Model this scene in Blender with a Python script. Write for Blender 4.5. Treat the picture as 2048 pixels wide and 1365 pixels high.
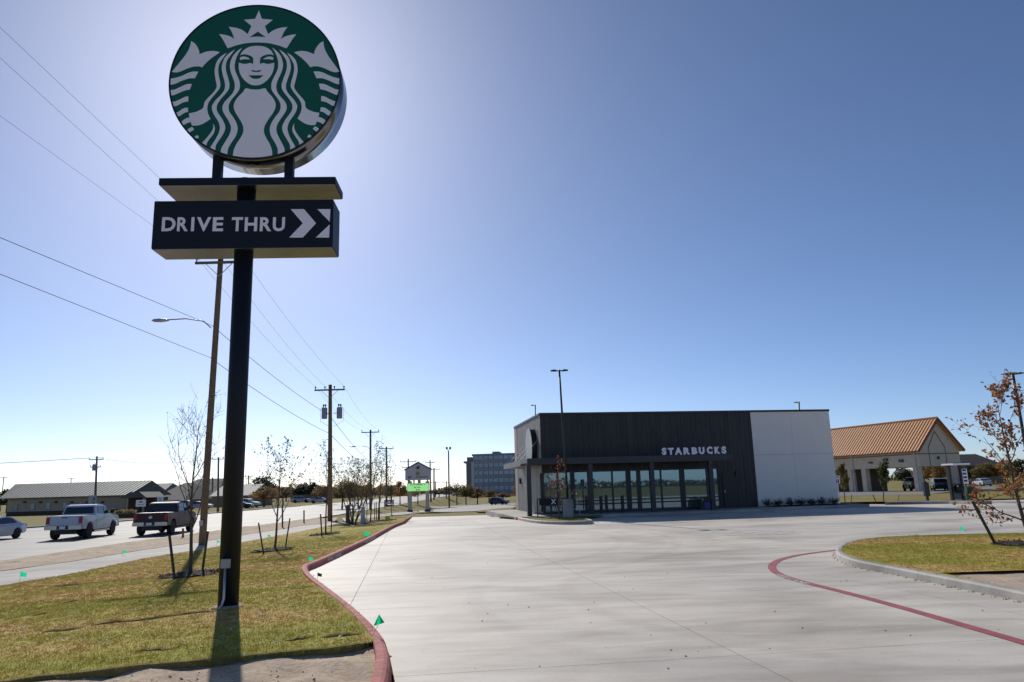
import bpy, bmesh, math, random
import numpy as np
from mathutils import Vector, Matrix
from mathutils.geometry import delaunay_2d_cdt
random.seed(7); np.random.seed(7)
for o in list(bpy.data.objects): bpy.data.objects.remove(o)
SC = bpy.context.scene
COL = SC.collection
R = math.radians

# ------------------------------------------------------------------ camera
F_PX, HZ, ROLL, EYE = 1480.0, 975.0, 0.028, 1.75
PIT = math.atan((HZ-682.5)/F_PX)
cp, sp, cr, sr = math.cos(PIT), math.sin(PIT), math.cos(ROLL), math.sin(ROLL)
FW = Vector((0, cp, sp)); U0 = Vector((0, -sp, cp)); R0 = Vector((1, 0, 0))
RT = cr*R0 - sr*U0; UPV = sr*R0 + cr*U0
cam = bpy.data.objects.new('camera', bpy.data.cameras.new('camera')); COL.objects.link(cam)
cam.matrix_world = Matrix(((RT.x, UPV.x, -FW.x, 0), (RT.y, UPV.y, -FW.y, 0), (RT.z, UPV.z, -FW.z, EYE), (0, 0, 0, 1)))
cam.data.sensor_width = 36; cam.data.lens = F_PX/2048*36
cam.data.clip_start = 0.1; cam.data.clip_end = 9000
SC.camera = cam

# ------------------------------------------------------------------ sky, sun, exposure
SUN_AZ, SUN_EL = R(-20.6), R(31.3)
W = bpy.data.worlds.new('World'); SC.world = W; W.use_nodes = True
wn = W.node_tree.nodes; wl = W.node_tree.links
sky = wn.new('ShaderNodeTexSky'); sky.sky_type = 'NISHITA'; sky.sun_disc = False
sky.sun_elevation = SUN_EL; sky.sun_rotation = SUN_AZ
sky.altitude = 200; sky.air_density = 0.62; sky.dust_density = 0.46; sky.ozone_density = 5.0
wb = wn.new('ShaderNodeMix'); wb.data_type = 'RGBA'; wb.blend_type = 'MULTIPLY'; wb.inputs[0].default_value = 1; wb.inputs[7].default_value = (1.05, 1.02, 1.01, 1)   # cool white balance, whole sky alike
wl.new(sky.outputs[0], wb.inputs[6]); wl.new(wb.outputs[2], wn['Background'].inputs[0]); wn['Background'].inputs[1].default_value = 0.104
sl = bpy.data.lights.new('sun', 'SUN'); sl.energy = 4.1; sl.angle = R(0.53); sl.color = (1, .945, .85)
so = bpy.data.objects.new('sun', sl); COL.objects.link(so)
SV = Vector((math.sin(SUN_AZ)*math.cos(SUN_EL), math.cos(SUN_AZ)*math.cos(SUN_EL), math.sin(SUN_EL)))
so.rotation_euler = SV.to_track_quat('Z', 'Y').to_euler(); so.location = (0, 0, 40)
SC.view_settings.view_transform = 'Standard'; SC.view_settings.look = 'None'
SC.view_settings.exposure = 0.0; SC.view_settings.gamma = 1

# ------------------------------------------------------------------ pixel -> place
def ray(px, py):
    return RT*((px-1024)/F_PX) + UPV*((682.5-py)/F_PX) + FW
def ss(a, b, x):
    t = min(1, max(0, (x-a)/(b-a))); return t*t*(3-2*t)
def lin(p, x):
    if x <= p[0][0]: return p[0][1]
    for (a, b), (c, d) in zip(p, p[1:]):
        if x <= c: return b+(d-b)*(x-a)/(c-a)
    return p[-1][1]
HXP = [(-22, -.66), (-20, -.64), (-18, -.55), (-14, -.5), (-9, -.24), (-5, -.04), (-3.5, 0)]
HYP = [(46, 0), (56, -.25), (70, -.72), (90, -1.08), (120, -1.5), (150, -1.95), (200, -2.3)]
def hyf(x, y):
    v = lin(HYP, y)*ss(-22, -14, x)
    if x > 12: v *= 1-0.75*ss(12, 30, x)
    return v
def g(x, y): return min(lin(HXP, x), hyf(x, y))
def lz(x, y):
    return lin([(0, -.13), (20, -.13), (36, -.09), (44, -.07)], y) + hyf(x, y)
def gp(px, py, f=None):
    f = f or g; d = ray(px, py); t = last = 2.0
    while t < 3000:
        if EYE+d.z*t < f(d.x*t, d.y*t):
            lo, hi = last, t
            for _ in range(30):
                m = (lo+hi)/2
                if EYE+d.z*m < f(d.x*m, d.y*m): hi = m
                else: lo = m
            return Vector((d.x*hi, d.y*hi, f(d.x*hi, d.y*hi)))
        last = t; t *= 1.01
    return Vector((d.x*3000, d.y*3000, 0))
def aty(px, py, Y):
    d = ray(px, py); t = Y/d.y; return Vector((d.x*t, Y, EYE+d.z*t))
def atz(px, py, Z):
    d = ray(px, py); t = (Z-EYE)/d.z; return Vector((d.x*t, d.y*t, Z))
def onplane(px, py, o, n):
    d = ray(px, py); c = Vector((0, 0, EYE)); t = (o-c).dot(n)/d.dot(n); return c+d*t

# ------------------------------------------------------------------ materials
def nodes(name):
    m = bpy.data.materials.new(name); m.use_nodes = True
    t = m.node_tree; return m, t.nodes, t.links, t.nodes['Principled BSDF']
def ramp(n, stops):
    r = n.new('ShaderNodeValToRGB'); e = r.color_ramp.elements
    while len(e) < len(stops): e.new(.5)
    for k, (p, c) in enumerate(stops):
        e[k].position = p; e[k].color = (c[0], c[1], c[2], 1)
    return r
MATS = {}
def M(name, col, rough=.6, metal=0, var=.12, scale=3, bump=0, bscale=40, spec=.5, world=True):
    """plain paint / metal / stucco with a little unevenness"""
    if name in MATS: return MATS[name]
    m, n, l, b = nodes(name)
    geo = n.new('ShaderNodeNewGeometry'); tc = n.new('ShaderNodeTexCoord')
    co = tc.outputs['Object']
    nz = n.new('ShaderNodeTexNoise'); nz.inputs['Scale'].default_value = scale; nz.inputs['Detail'].default_value = 6
    l.new(co, nz.inputs['Vector'])
    rp = ramp(n, [(.25, [c*(1-var) for c in col]), (.75, [min(1, c*(1+var)) for c in col])])
    l.new(nz.outputs['Fac'], rp.inputs['Fac']); l.new(rp.outputs['Color'], b.inputs['Base Color'])
    b.inputs['Roughness'].default_value = rough; b.inputs['Metallic'].default_value = metal
    b.inputs['Specular IOR Level'].default_value = spec
    if bump:
        nb = n.new('ShaderNodeTexNoise'); nb.inputs['Scale'].default_value = bscale; nb.inputs['Detail'].default_value = 4
        l.new(co, nb.inputs['Vector'])
        bp = n.new('ShaderNodeBump'); bp.inputs['Strength'].default_value = bump; bp.inputs['Distance'].default_value = .02
        l.new(nb.outputs['Fac'], bp.inputs['Height']); l.new(bp.outputs['Normal'], b.inputs['Normal'])
    MATS[name] = m; return m
def mix(n, l, f, a, b2, mode='MIX'):
    x = n.new('ShaderNodeMix'); x.data_type = 'RGBA'; x.blend_type = mode
    for s, v in ((x.inputs[0], f), (x.inputs[6], a), (x.inputs[7], b2)):
        if hasattr(v, 'is_linked'): l.new(v, s)
        elif isinstance(v, (int, float)): s.default_value = v
        else: s.default_value = (v[0], v[1], v[2], 1)
    return x.outputs[2]
def noise(n, l, co, scale, detail=5, rough=.55, dist=0):
    z = n.new('ShaderNodeTexNoise'); z.inputs['Scale'].default_value = scale; z.inputs['Detail'].default_value = detail
    z.inputs['Roughness'].default_value = rough; z.inputs['Distortion'].default_value = dist
    l.new(co, z.inputs['Vector']); return z.outputs['Fac']
def mapping(n, l, co, rz=0, sc=(1, 1, 1)):
    m = n.new('ShaderNodeMapping'); m.inputs['Rotation'].default_value = (0, 0, rz); m.inputs['Scale'].default_value = sc
    l.new(co, m.inputs['Vector']); return m.outputs[0]
def bumpn(n, l, b, height, strength=.3, dist=.02):
    bp = n.new('ShaderNodeBump'); bp.inputs['Strength'].default_value = strength; bp.inputs['Distance'].default_value = dist
    l.new(height, bp.inputs['Height']); l.new(bp.outputs['Normal'], b.inputs['Normal'])
def rmp(n, l, fac, stops):
    r = ramp(n, stops); l.new(fac, r.inputs['Fac']); return r.outputs['Color']

def concrete(name, base, stain=.25, slab=False, rough=.68, spec=.3):
    m, n, l, b = nodes(name)
    pos = n.new('ShaderNodeNewGeometry').outputs['Position']
    p2 = mapping(n, l, pos, R(-8), (.35, 1.1, 1))
    a = noise(n, l, p2, .35, 8, .62, .6)
    c1 = rmp(n, l, a, [(.34, [c*(1-stain*1.25) for c in base]), (.5, base), (.68, [min(1, c*(1+stain*.45)) for c in base])])
    p3 = mapping(n, l, pos, R(-8), (.4, 1.6, 1))
    s = noise(n, l, p3, 1.6, 6, .6, .3)
    c2 = rmp(n, l, s, [(.3, (.74, .715, .69)), (.56, (1, 1, 1))])
    c = mix(n, l, .8, c1, c2, 'MULTIPLY')
    f = noise(n, l, pos, 22, 6, .7)
    c = mix(n, l, .5, c, rmp(n, l, f, [(.3, (.84, .83, .82)), (.7, (1.05, 1.05, 1.05))]), 'MULTIPLY')
    st = noise(n, l, pos, .17, 3, .5, 1.2)          # damp / cured patches
    c = mix(n, l, .6, c, rmp(n, l, st, [(.38, (.66, .65, .64)), (.52, (1, 1, 1))]), 'MULTIPLY')
    # tyre sweeps: arcs about two turning centres
    for cx, cy, rad, wd in ((8.5, 14.0, 7.6, .16), (8.5, 14.0, 9.3, .16), (-9.5, 27, 13.0, .14), (-9.5, 27, 14.8, .14), (6, 2, 9.5, .12)):
        vm = n.new('ShaderNodeVectorMath'); vm.operation = 'DISTANCE'
        mp = n.new('ShaderNodeMapping'); mp.inputs['Scale'].default_value = (1, 1, 0); l.new(pos, mp.inputs['Vector'])
        l.new(mp.outputs[0], vm.inputs[0]); vm.inputs[1].default_value = (cx, cy, 0)
        d = n.new('ShaderNodeMath'); d.operation = 'SUBTRACT'; l.new(vm.outputs['Value'], d.inputs[0]); d.inputs[1].default_value = rad
        ab = n.new('ShaderNodeMath'); ab.operation = 'ABSOLUTE'; l.new(d.outputs[0], ab.inputs[0])
        mr = n.new('ShaderNodeMapRange'); mr.inputs[1].default_value = wd*.6; mr.inputs[2].default_value = wd*1.5
        mr.inputs[3].default_value = .32; mr.inputs[4].default_value = 0
        l.new(ab.outputs[0], mr.inputs[0])
        mu = n.new('ShaderNodeMath'); mu.operation = 'MULTIPLY'; l.new(mr.outputs[0], mu.inputs[0])
        l.new(noise(n, l, pos, .5, 4), mu.inputs[1])
        c = mix(n, l, mu.outputs[0], c, (.62, .60, .57), 'MULTIPLY')
    if slab:
        oi = n.new('ShaderNodeObjectInfo')
        c = mix(n, l, 1, c, rmp(n, l, oi.outputs['Random'], [(0, (.93, .93, .94)), (1, (1.04, 1.03, 1.01))]), 'MULTIPLY')
    l.new(c, b.inputs['Base Color']); b.inputs['Roughness'].default_value = rough
    b.inputs['Specular IOR Level'].default_value = spec
    bumpn(n, l, b, f, .25, .006)
    MATS[name] = m; return m
m_slab = concrete('slab_concrete', (.64, .595, .53), .2, True)
m_walk = concrete('walk_concrete', (.47, .45, .42), .18, False, .8, .2)
m_kerb = concrete('kerb_concrete', (.40, .385, .36), .3)
def soil_mat(name, a, b2, bump=.8):
    m, n, l, b = nodes(name)
    pos = n.new('ShaderNodeNewGeometry').outputs['Position']
    f = noise(n, l, pos, 1.3, 9, .7); f2 = noise(n, l, pos, 14, 6, .7)
    c = rmp(n, l, f, [(.3, a), (.7, b2)])
    c = mix(n, l, .7, c, rmp(n, l, f2, [(.35, (.55, .52, .5)), (.65, (1.1, 1.1, 1.1))]), 'MULTIPLY')
    l.new(c, b.inputs['Base Color']); b.inputs['Roughness'].default_value = .95
    ad = n.new('ShaderNodeMath'); ad.operation = 'ADD'; l.new(f, ad.inputs[0]); l.new(f2, ad.inputs[1])
    bumpn(n, l, b, ad.outputs[0], bump, .08)
    MATS[name] = m; return m
m_soil = soil_mat('bare_soil', (.38, .275, .185), (.66, .53, .39), .4)
m_mulch = soil_mat('mulch', (.018, .013, .010), (.045, .033, .025), 1)
def grass_ground(name, g1, g2, br):
    m, n, l, b = nodes(name)
    pos = n.new('ShaderNodeNewGeometry').outputs['Position']
    p2 = mapping(n, l, pos, R(12), (.5, 1.6, 1))
    f = noise(n, l, p2, .45, 7, .62, .4); f2 = noise(n, l, pos, 9, 6, .7)
    c = rmp(n, l, f, [(.34, br), (.46, g2), (.62, g1)])
    c = mix(n, l, .8, c, rmp(n, l, f2, [(.3, (.5, .5, .45)), (.7, (1.15, 1.12, 1.05))]), 'MULTIPLY')
    l.new(c, b.inputs['Base Color']); b.inputs['Roughness'].default_value = .95; b.inputs['Specular IOR Level'].default_value = .1
    bumpn(n, l, b, f2, .5, .03)
    MATS[name] = m; return m
m_sod = grass_ground('sod', (.19, .185, .05), (.25, .215, .07), (.33, .225, .105))
m_field = grass_ground('dry_field', (.20, .19, .06), (.29, .24, .085), (.34, .27, .13))
def leaf_mat(name, cols, trans=.35):
    m, n, l, b = nodes(name)
    oi = n.new('ShaderNodeObjectInfo'); geo = n.new('ShaderNodeNewGeometry')
    rnd = geo.outputs['Random Per Island']
    st = [(k/(max(1, len(cols)-1)), c) for k, c in enumerate(cols)]
    c = rmp(n, l, rnd, st)
    l.new(c, b.inputs['Base Color']); b.inputs['Roughness'].default_value = .6; b.inputs['Specular IOR Level'].default_value = .25
    tr = n.new('ShaderNodeBsdfTranslucent'); l.new(c, tr.inputs['Color'])
    ms = n.new('ShaderNodeMixShader'); ms.inputs[0].default_value = trans
    out = n['Material Output']; l.new(b.outputs[0], ms.inputs[1]); l.new(tr.outputs[0], ms.inputs[2]); l.new(ms.outputs[0], out.inputs['Surface'])
    MATS[name] = m; return m
m_blade = leaf_mat('grass_blade', [(.40, .41, .10), (.46, .44, .12), (.52, .45, .16), (.58, .44, .2), (.42, .42, .1)], .75)
m_blade2 = leaf_mat('dead_blade', [(.58, .42, .22), (.62, .47, .26), (.5, .38, .2)], .75)
m_leafg = leaf_mat('leaf_green', [(.035, .05, .018), (.06, .075, .025), (.10, .105, .035)])
m_leafd = leaf_mat('leaf_dark', [(.018, .028, .012), (.03, .042, .016), (.05, .058, .02)])
m_leafo = leaf_mat('leaf_olive', [(.13, .115, .045), (.2, .165, .06), (.25, .175, .07)], .5)
m_leafb = leaf_mat('leaf_brown', [(.18, .115, .06), (.27, .165, .08), (.17, .135, .075)], .5)
m_leafr = leaf_mat('leaf_russet', [(.22, .06, .03), (.32, .095, .04), (.36, .16, .06), (.24, .2, .07), (.18, .05, .03)], .5)
m_leafy = leaf_mat('leaf_amber', [(.3, .16, .05), (.36, .21, .07), (.2, .145, .05)], .5)
m_straw = leaf_mat('straw', [(.36, .27, .12), (.42, .32, .16), (.28, .2, .09)])
m_bark = M('bark', (.11, .085, .065), .9, 0, .4, 12, .6, 30)
m_twig = M('twig', (.12, .09, .075), .85, 0, .3, 10)
def asphalt():
    m, n, l, b = nodes('road_surface')
    pos = n.new('ShaderNodeNewGeometry').outputs['Position']
    p2 = mapping(n, l, pos, 0, (.25, 1, 1))
    f = noise(n, l, p2, .55, 6, .6, .3); f2 = noise(n, l, pos, 18, 5)
    p3 = mapping(n, l, pos, 0, (1, .03, 1)); f3 = noise(n, l, p3, .5, 4)
    c = rmp(n, l, f, [(.36, (.17, .167, .163)), (.62, (.28, .275, .27))])
    c = mix(n, l, .5, c, rmp(n, l, f3, [(.35, (.7, .7, .7)), (.6, (1.05, 1.05, 1.05))]), 'MULTIPLY')
    c = mix(n, l, .4, c, rmp(n, l, f2, [(.3, (.8, .8, .8)), (.7, (1.1, 1.1, 1.1))]), 'MULTIPLY')
    l.new(c, b.inputs['Base Color']); b.inputs['Roughness'].default_value = .7; b.inputs['Specular IOR Level'].default_value = .32
    bumpn(n, l, b, f2, .3, .01); MATS['road_surface'] = m; return m
m_road = asphalt()
def glass(name, tint, refl_ior=1.9, trans=.35, rough=.015):
    m, n, l, b = nodes(name)
    b.inputs['Base Color'].default_value = (*[t*.3 for t in tint], 1); b.inputs['Roughness'].default_value = rough
    b.inputs['IOR'].default_value = refl_ior; b.inputs['Specular IOR Level'].default_value = .6; b.inputs['Specular Tint'].default_value = (.62, .86, 1, 1)
    tr = n.new('ShaderNodeBsdfTransparent'); tr.inputs['Color'].default_value = (*tint, 1)
    ms = n.new('ShaderNodeMixShader'); ms.inputs[0].default_value = trans
    l.new(b.outputs[0], ms.inputs[1]); l.new(tr.outputs[0], ms.inputs[2]); l.new(ms.outputs[0], n['Material Output'].inputs['Surface'])
    nz = n.new('ShaderNodeTexNoise'); nz.inputs['Scale'].default_value = .8
    bp = n.new('ShaderNodeBump'); bp.inputs['Strength'].default_value = .02; bp.inputs['Distance'].default_value = .02
    l.new(nz.outputs['Fac'], bp.inputs['Height']); l.new(bp.outputs['Normal'], b.inputs['Normal'])
    MATS[name] = m; return m
m_glass = glass('shop_glass', (.5, .58, .62), 2.9, .16)
m_cglass = glass('car_glass', (.12, .13, .14), 1.6, .15)
m_oglass = M('office_glass', (.22, .265, .31), .25, .75, .25, .3, 0, 1, .8)
m_chrome = M('polished_metal', (.24, .245, .26), .16, 1, .12, 2.5)
m_soffit = M('soffit_metal', (.15, .145, .155), .25, .9, .15, 3)
m_navy = M('navy_paint', (.007, .010, .018), .5, 0, .12, 4, spec=.3)
m_green = M('sign_green', (.0, .105, .062), .4, 0, .06, 3)
m_white = M('sign_white', (.95, .90, .95), .45, 0, .03, 2)
m_black = M('black_metal', (.018, .018, .022), .45, 0, .2, 5)
m_bronze = M('dark_bronze', (.035, .032, .036), .45, 0, .15, 6)
m_galv = M('galvanised', (.45, .46, .48), .4, .8, .15, 8)
m_wood = M('utility_pole_wood', (.20, .135, .08), .9, 0, .35, 9, .5, 30)
m_woodg = M('grey_wood', (.15, .125, .105), .9, 0, .3, 9, .4, 30)
m_red = M('kerb_red', (.44, .15, .135), .8, 0, .35, 7, .2, 40, .15)
m_redp = M('stripe_red', (.34, .075, .085), .65, 0, .22, 5)
m_whitep = M('road_white', (.66, .65, .63), .6, 0, .2, 6)
m_flag = leaf_mat('flag_green', [(.01, .62, .28), (.01, .70, .33)], .65)
m_rubber = M('tyre_rubber', (.02, .02, .02), .8, 0, .2, 8)
m_rim = M('alloy', (.5, .5, .52), .3, .9, .1, 8)

# ------------------------------------------------------------------ builders
class MB:
    def __init__(s): s.v = []; s.f = []
    def add(s, v, f):
        k = len(s.v); s.v += [tuple(p) for p in v]; s.f += [tuple(i+k for i in q) for q in f]; return s
    def box(s, x0, x1, y0, y1, z0, z1):
        return s.add([(x, y, z) for z in (z0, z1) for x, y in ((x0, y0), (x1, y0), (x1, y1), (x0, y1))],
                     [(3, 2, 1, 0), (4, 5, 6, 7), (0, 1, 5, 4), (1, 2, 6, 5), (2, 3, 7, 6), (3, 0, 4, 7)])
    def prism(s, poly, a, b, fn):
        n = len(poly)
        v = [fn(p[0], p[1], a) for p in poly]+[fn(p[0], p[1], b) for p in poly]
        return s.add(v, [tuple(range(n-1, -1, -1)), tuple(range(n, 2*n))]+[(i, (i+1) % n, n+(i+1) % n, n+i) for i in range(n)])
    def quad(s, a, b, c, d): return s.add([a, b, c, d], [(0, 1, 2, 3)])
    def bar(s, a, b, w, h=None):
        a = Vector(a); b = Vector(b); h = h or w; d = (b-a).normalized()
        u = d.cross(Vector((0, 0, 1)))
        if u.length < 1e-4: u = Vector((1, 0, 0))
        u.normalize(); q = u.cross(d)
        v = [p+u*i*w/2+q*j*h/2 for p in (a, b) for i, j in ((-1, -1), (1, -1), (1, 1), (-1, 1))]
        return s.add(v, [(3, 2, 1, 0), (4, 5, 6, 7), (0, 1, 5, 4), (1, 2, 6, 5), (2, 3, 7, 6), (3, 0, 4, 7)])
    def tube(s, pts, rad, n=8, caps=True):
        pts = [Vector(p) for p in pts]
        if not hasattr(rad, '__len__'): rad = [rad]*len(pts)
        k0 = len(s.v); prev = None
        for i, p in enumerate(pts):
            d = (pts[min(i+1, len(pts)-1)]-pts[max(i-1, 0)]).normalized()
            u = (prev - d*prev.dot(d)) if prev is not None else d.cross(Vector((.31, .95, .1)))
            if u.length < 1e-5: u = d.cross(Vector((1, .1, 0)))
            u.normalize(); prev = u; w = d.cross(u)
            for k in range(n):
                a = 2*math.pi*k/n; s.v.append(tuple(p+(u*math.cos(a)+w*math.sin(a))*rad[i]))
        for i in range(len(pts)-1):
            for k in range(n):
                a = k0+i*n+k; b = k0+i*n+(k+1) % n; s.f.append((a, b, b+n, a+n))
        if caps:
            s.f.append(tuple(range(k0+n-1, k0-1, -1))); e = k0+(len(pts)-1)*n; s.f.append(tuple(range(e, e+n)))
        return s
    def build(s, name, mat, parent=None, smooth=False, bevel=0, fix=True):
        me = bpy.data.meshes.new(name); me.from_pydata(s.v, [], s.f)
        if fix:
            bm = bmesh.new(); bm.from_mesh(me)
            if bevel:
                es = [e for e in bm.edges if len(e.link_faces) == 2 and e.calc_face_angle(0) > .5]
                bmesh.ops.recalc_face_normals(bm, faces=bm.faces)
                bmesh.ops.bevel(bm, geom=es, offset=bevel, segments=2, affect='EDGES', clamp_overlap=True)
            bmesh.ops.recalc_face_normals(bm, faces=bm.faces)
            bm.to_mesh(me); bm.free()
        if mat: me.materials.append(mat)
        if smooth: me.shade_smooth()
        o = bpy.data.objects.new(name, me); COL.objects.link(o)
        if parent: o.parent = parent
        return o
def wrap(me, name, mat, parent=None):
    o = bpy.data.objects.new(name, me); COL.objects.link(o)
    if mat and not me.materials: me.materials.append(mat)
    if parent: o.parent = parent
    return o
def tag(o, label, cat, group=None):
    o['label'] = label; o['category'] = cat
    if group: o['group'] = group
    return o
def thing(name, label, cat, loc=(0, 0, 0), rz=0, group=None):
    o = bpy.data.objects.new(name, None); COL.objects.link(o); o.empty_display_size = .3
    o.location = loc; o.rotation_euler = (0, 0, rz); return tag(o, label, cat, group)
def struct(o): o['kind'] = 'structure'; return o
def stuff(o, label, cat): o['kind'] = 'stuff'; return tag(o, label, cat)
def copy_tree(o, parent=None):
    c = o.copy(); COL.objects.link(c)
    if parent: c.parent = parent
    for ch in list(o.children): copy_tree(ch, c)
    return c
def inside(p, poly):
    c = False; n = len(poly); x, y = p
    for i in range(n):
        x1, y1 = poly[i]; x2, y2 = poly[(i+1) % n]
        if (y1 > y) != (y2 > y) and x < (x2-x1)*(y-y1)/(y2-y1)+x1: c = not c
    return c
def resample(poly, res, closed=True):
    out = []; n = len(poly)
    for i in range(n if closed else n-1):
        a = Vector(poly[i][:2]); b = Vector(poly[(i+1) % n][:2]); k = max(1, int((b-a).length/res))
        out += [tuple(a.lerp(b, j/k)) for j in range(k)]
    if not closed: out.append(tuple(poly[-1][:2]))
    return out
def sheet(name, poly, zf, res, mat, parent=None, wob=0):
    poly = [tuple(p[:2]) for p in poly]; b = resample(poly, res)
    if wob: b = [(x+random.uniform(-wob, wob), y+random.uniform(-wob, wob)) for x, y in b]
    xs = [p[0] for p in b]; ys = [p[1] for p in b]; pts = [Vector(p) for p in b]
    for x in np.arange(min(xs)+res*.5, max(xs), res):
        for y in np.arange(min(ys)+res*.5, max(ys), res):
            q = (x+random.uniform(-.2, .2)*res, y+random.uniform(-.2, .2)*res)
            if inside(q, b): pts.append(Vector(q))
    n = len(b)
    vv, _, ff, *_ = delaunay_2d_cdt(pts, [(i, (i+1) % n) for i in range(n)], [], 1, 1e-4)
    fl = []
    for f in ff:
        a, c, d = (vv[i] for i in f)
        fl.append(tuple(f) if (c-a).cross(d-a) > 0 else tuple(reversed(f)))
    mb = MB(); mb.v = [(v.x, v.y, zf(v.x, v.y)) for v in vv]; mb.f = fl
    return mb.build(name, mat, parent, smooth=True, fix=False)
def clip(poly, cell):
    out = poly
    for i in range(len(cell)):
        a = cell[i]; b = cell[(i+1) % len(cell)]; inp = out; out = []
        def side(p): return (b[0]-a[0])*(p[1]-a[1])-(b[1]-a[1])*(p[0]-a[0])
        for k in range(len(inp)):
            p = inp[k]; q = inp[(k+1) % len(inp)]; sp_, sq = side(p), side(q)
            if sp_ >= 0: out.append(p)
            if (sp_ >= 0) != (sq >= 0):
                t = sp_/(sp_-sq); out.append((p[0]+(q[0]-p[0])*t, p[1]+(q[1]-p[1])*t))
        if not out: return []
    return out
_txt = {}
def glyph(ch, bold=0):
    k = (ch, bold)
    if k in _txt: return _txt[k]
    cu = bpy.data.curves.new('glyph', 'FONT'); cu.body = ch; cu.size = 1; cu.offset = bold; cu.resolution_u = 4; cu.fill_mode = 'FRONT'
    cu.dimensions = '2D'
    o = bpy.data.objects.new('glyph', cu); COL.objects.link(o)
    dg = bpy.context.evaluated_depsgraph_get(); me = bpy.data.meshes.new_from_object(o.evaluated_get(dg))
    v = [tuple(p.co) for p in me.vertices]; f = [tuple(p.vertices) for p in me.polygons]
    bpy.data.objects.remove(o); bpy.data.meshes.remove(me); _txt[k] = (v, f); return v, f
def letter(ch, x0, x1, z0, z1, y, mat, parent, bold=0, depth=0, shear=0, name='letter'):
    """one upright letter in the local XZ plane (facing -Y), fitted to a box"""
    v, f = glyph(ch, bold)
    xs = [p[0] for p in v]; ys = [p[1] for p in v]; a, b, c, d = min(xs), max(xs), min(ys), max(ys)
    w = max(b-a, 1e-6); h = max(d-c, 1e-6)
    vv = [(x0+(p[0]-a)/w*(x1-x0), y-depth, z0+(p[1]-c)/h*(z1-z0)) for p in v]
    bm = bmesh.new(); bv = [bm.verts.new(p) for p in vv]
    for q in f:
        try: bm.faces.new([bv[i] for i in q])
        except ValueError: pass
    if depth:
        r = bmesh.ops.extrude_face_region(bm, geom=bm.faces[:])
        bmesh.ops.translate(bm, verts=[e for e in r['geom'] if isinstance(e, bmesh.types.BMVert)], vec=(0, depth, 0))
        bmesh.ops.recalc_face_normals(bm, faces=bm.faces)
    me = bpy.data.meshes.new(name); bm.to_mesh(me); bm.free()
    return wrap(me, name, mat, parent)
def word(s, x0, x1, z0, z1, y, mat, parent, bold=.0, depth=0, name='letter', gap=.12):
    ws = []
    for ch in s:
        if ch == ' ': ws.append(.3); continue
        v, _ = glyph(ch, bold); xs = [p[0] for p in v]; ws.append(max(xs)-min(xs))
    tot = sum(ws)+gap*(len(s)-1); k = (x1-x0)/tot; x = x0
    for ch, w in zip(s, ws):
        if ch != ' ': letter(ch, x, x+w*k, z0, z1, y, mat, parent, bold, depth, name=name)
        x += (w+gap)*k
XZ = lambda a, b, c: (a, c, b)       # outline in x/z, depth in y
XY = lambda a, b, c: (a, b, c)
YZ = lambda a, b, c: (c, a, b)

# ================================================================== THE SETTING
# ---- kerb line of the lot (left), traced on the pavement
KL = [gp(x, y, lz) for x, y in ((790, 1364), (778, 1307), (763, 1284), (743, 1261), (705, 1226), (664, 1193), (634, 1170), (622, 1157), (617, 1147),
      (619, 1142), (632, 1137), (664, 1122), (705, 1102), (740, 1085), (770, 1067), (793, 1054), (811, 1048), (819, 1041), (824, 1034))]
KL = [Vector((-.6, -7, 0)), Vector((-.85, 2, 0)), Vector((-1.0, 5, 0))]+KL
KLp = [(p.x, p.y) for p in KL]
farY = gp(900, 1031, lz).y
FEND = KL[-1]
LOT = KLp+[(FEND.x, farY), (1.2, farY+3), (1.2, 57), (24, 61), (26, 54), (48, 57), (48, -8), (-.6, -8)]
base = sheet('parking_lot', LOT, lambda x, y: lz(x, y)-.03, 2.2, M('joint_dark', (.27, .255, .24), .9, 0, .3, 8)); struct(base)
# slabs on a grid turned with the shop
GA = R(8); gx = Vector((math.cos(GA), math.sin(GA))); gy = Vector((-math.sin(GA), math.cos(GA)))
SL = 4.6; gap = .0045; cells = []
o0 = Vector((gp(1480, 1311, lz).x, gp(1480, 1311, lz).y))
for i in range(-9, 13):
    for j in range(-5, 17):
        q = [o0+gx*(i*SL+a)+gy*(j*SL+b) for a, b in ((gap, gap), (SL-gap, gap), (SL-gap, SL-gap), (gap, SL-gap))]
        c = clip(LOT, [(v.x, v.y) for v in q])
        if len(c) > 2:
            ar = abs(sum(c[k][0]*c[(k+1) % len(c)][1]-c[(k+1) % len(c)][0]*c[k][1] for k in range(len(c))))/2
            if ar > .05: cells.append(c)
for c in cells:
    c = resample(c, 1.6)
    bm = bmesh.new(); f = bm.faces.new([bm.verts.new((x, y, lz(x, y))) for x, y in c])
    f.normal_update()
    if f.normal.z < 0: f.normal_flip()
    r = bmesh.ops.extrude_face_region(bm, geom=[f])
    top = [e for e in r['geom'] if isinstance(e, bmesh.types.BMFace)]
    bmesh.ops.translate(bm, verts=f.verts[:], vec=(0, 0, -.028))
    bmesh.ops.triangulate(bm, faces=top); bmesh.ops.recalc_face_normals(bm, faces=bm.faces)
    me = bpy.data.meshes.new('slab'); bm.to_mesh(me); bm.free(); wrap(me, 'slab', m_slab, base)

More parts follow.
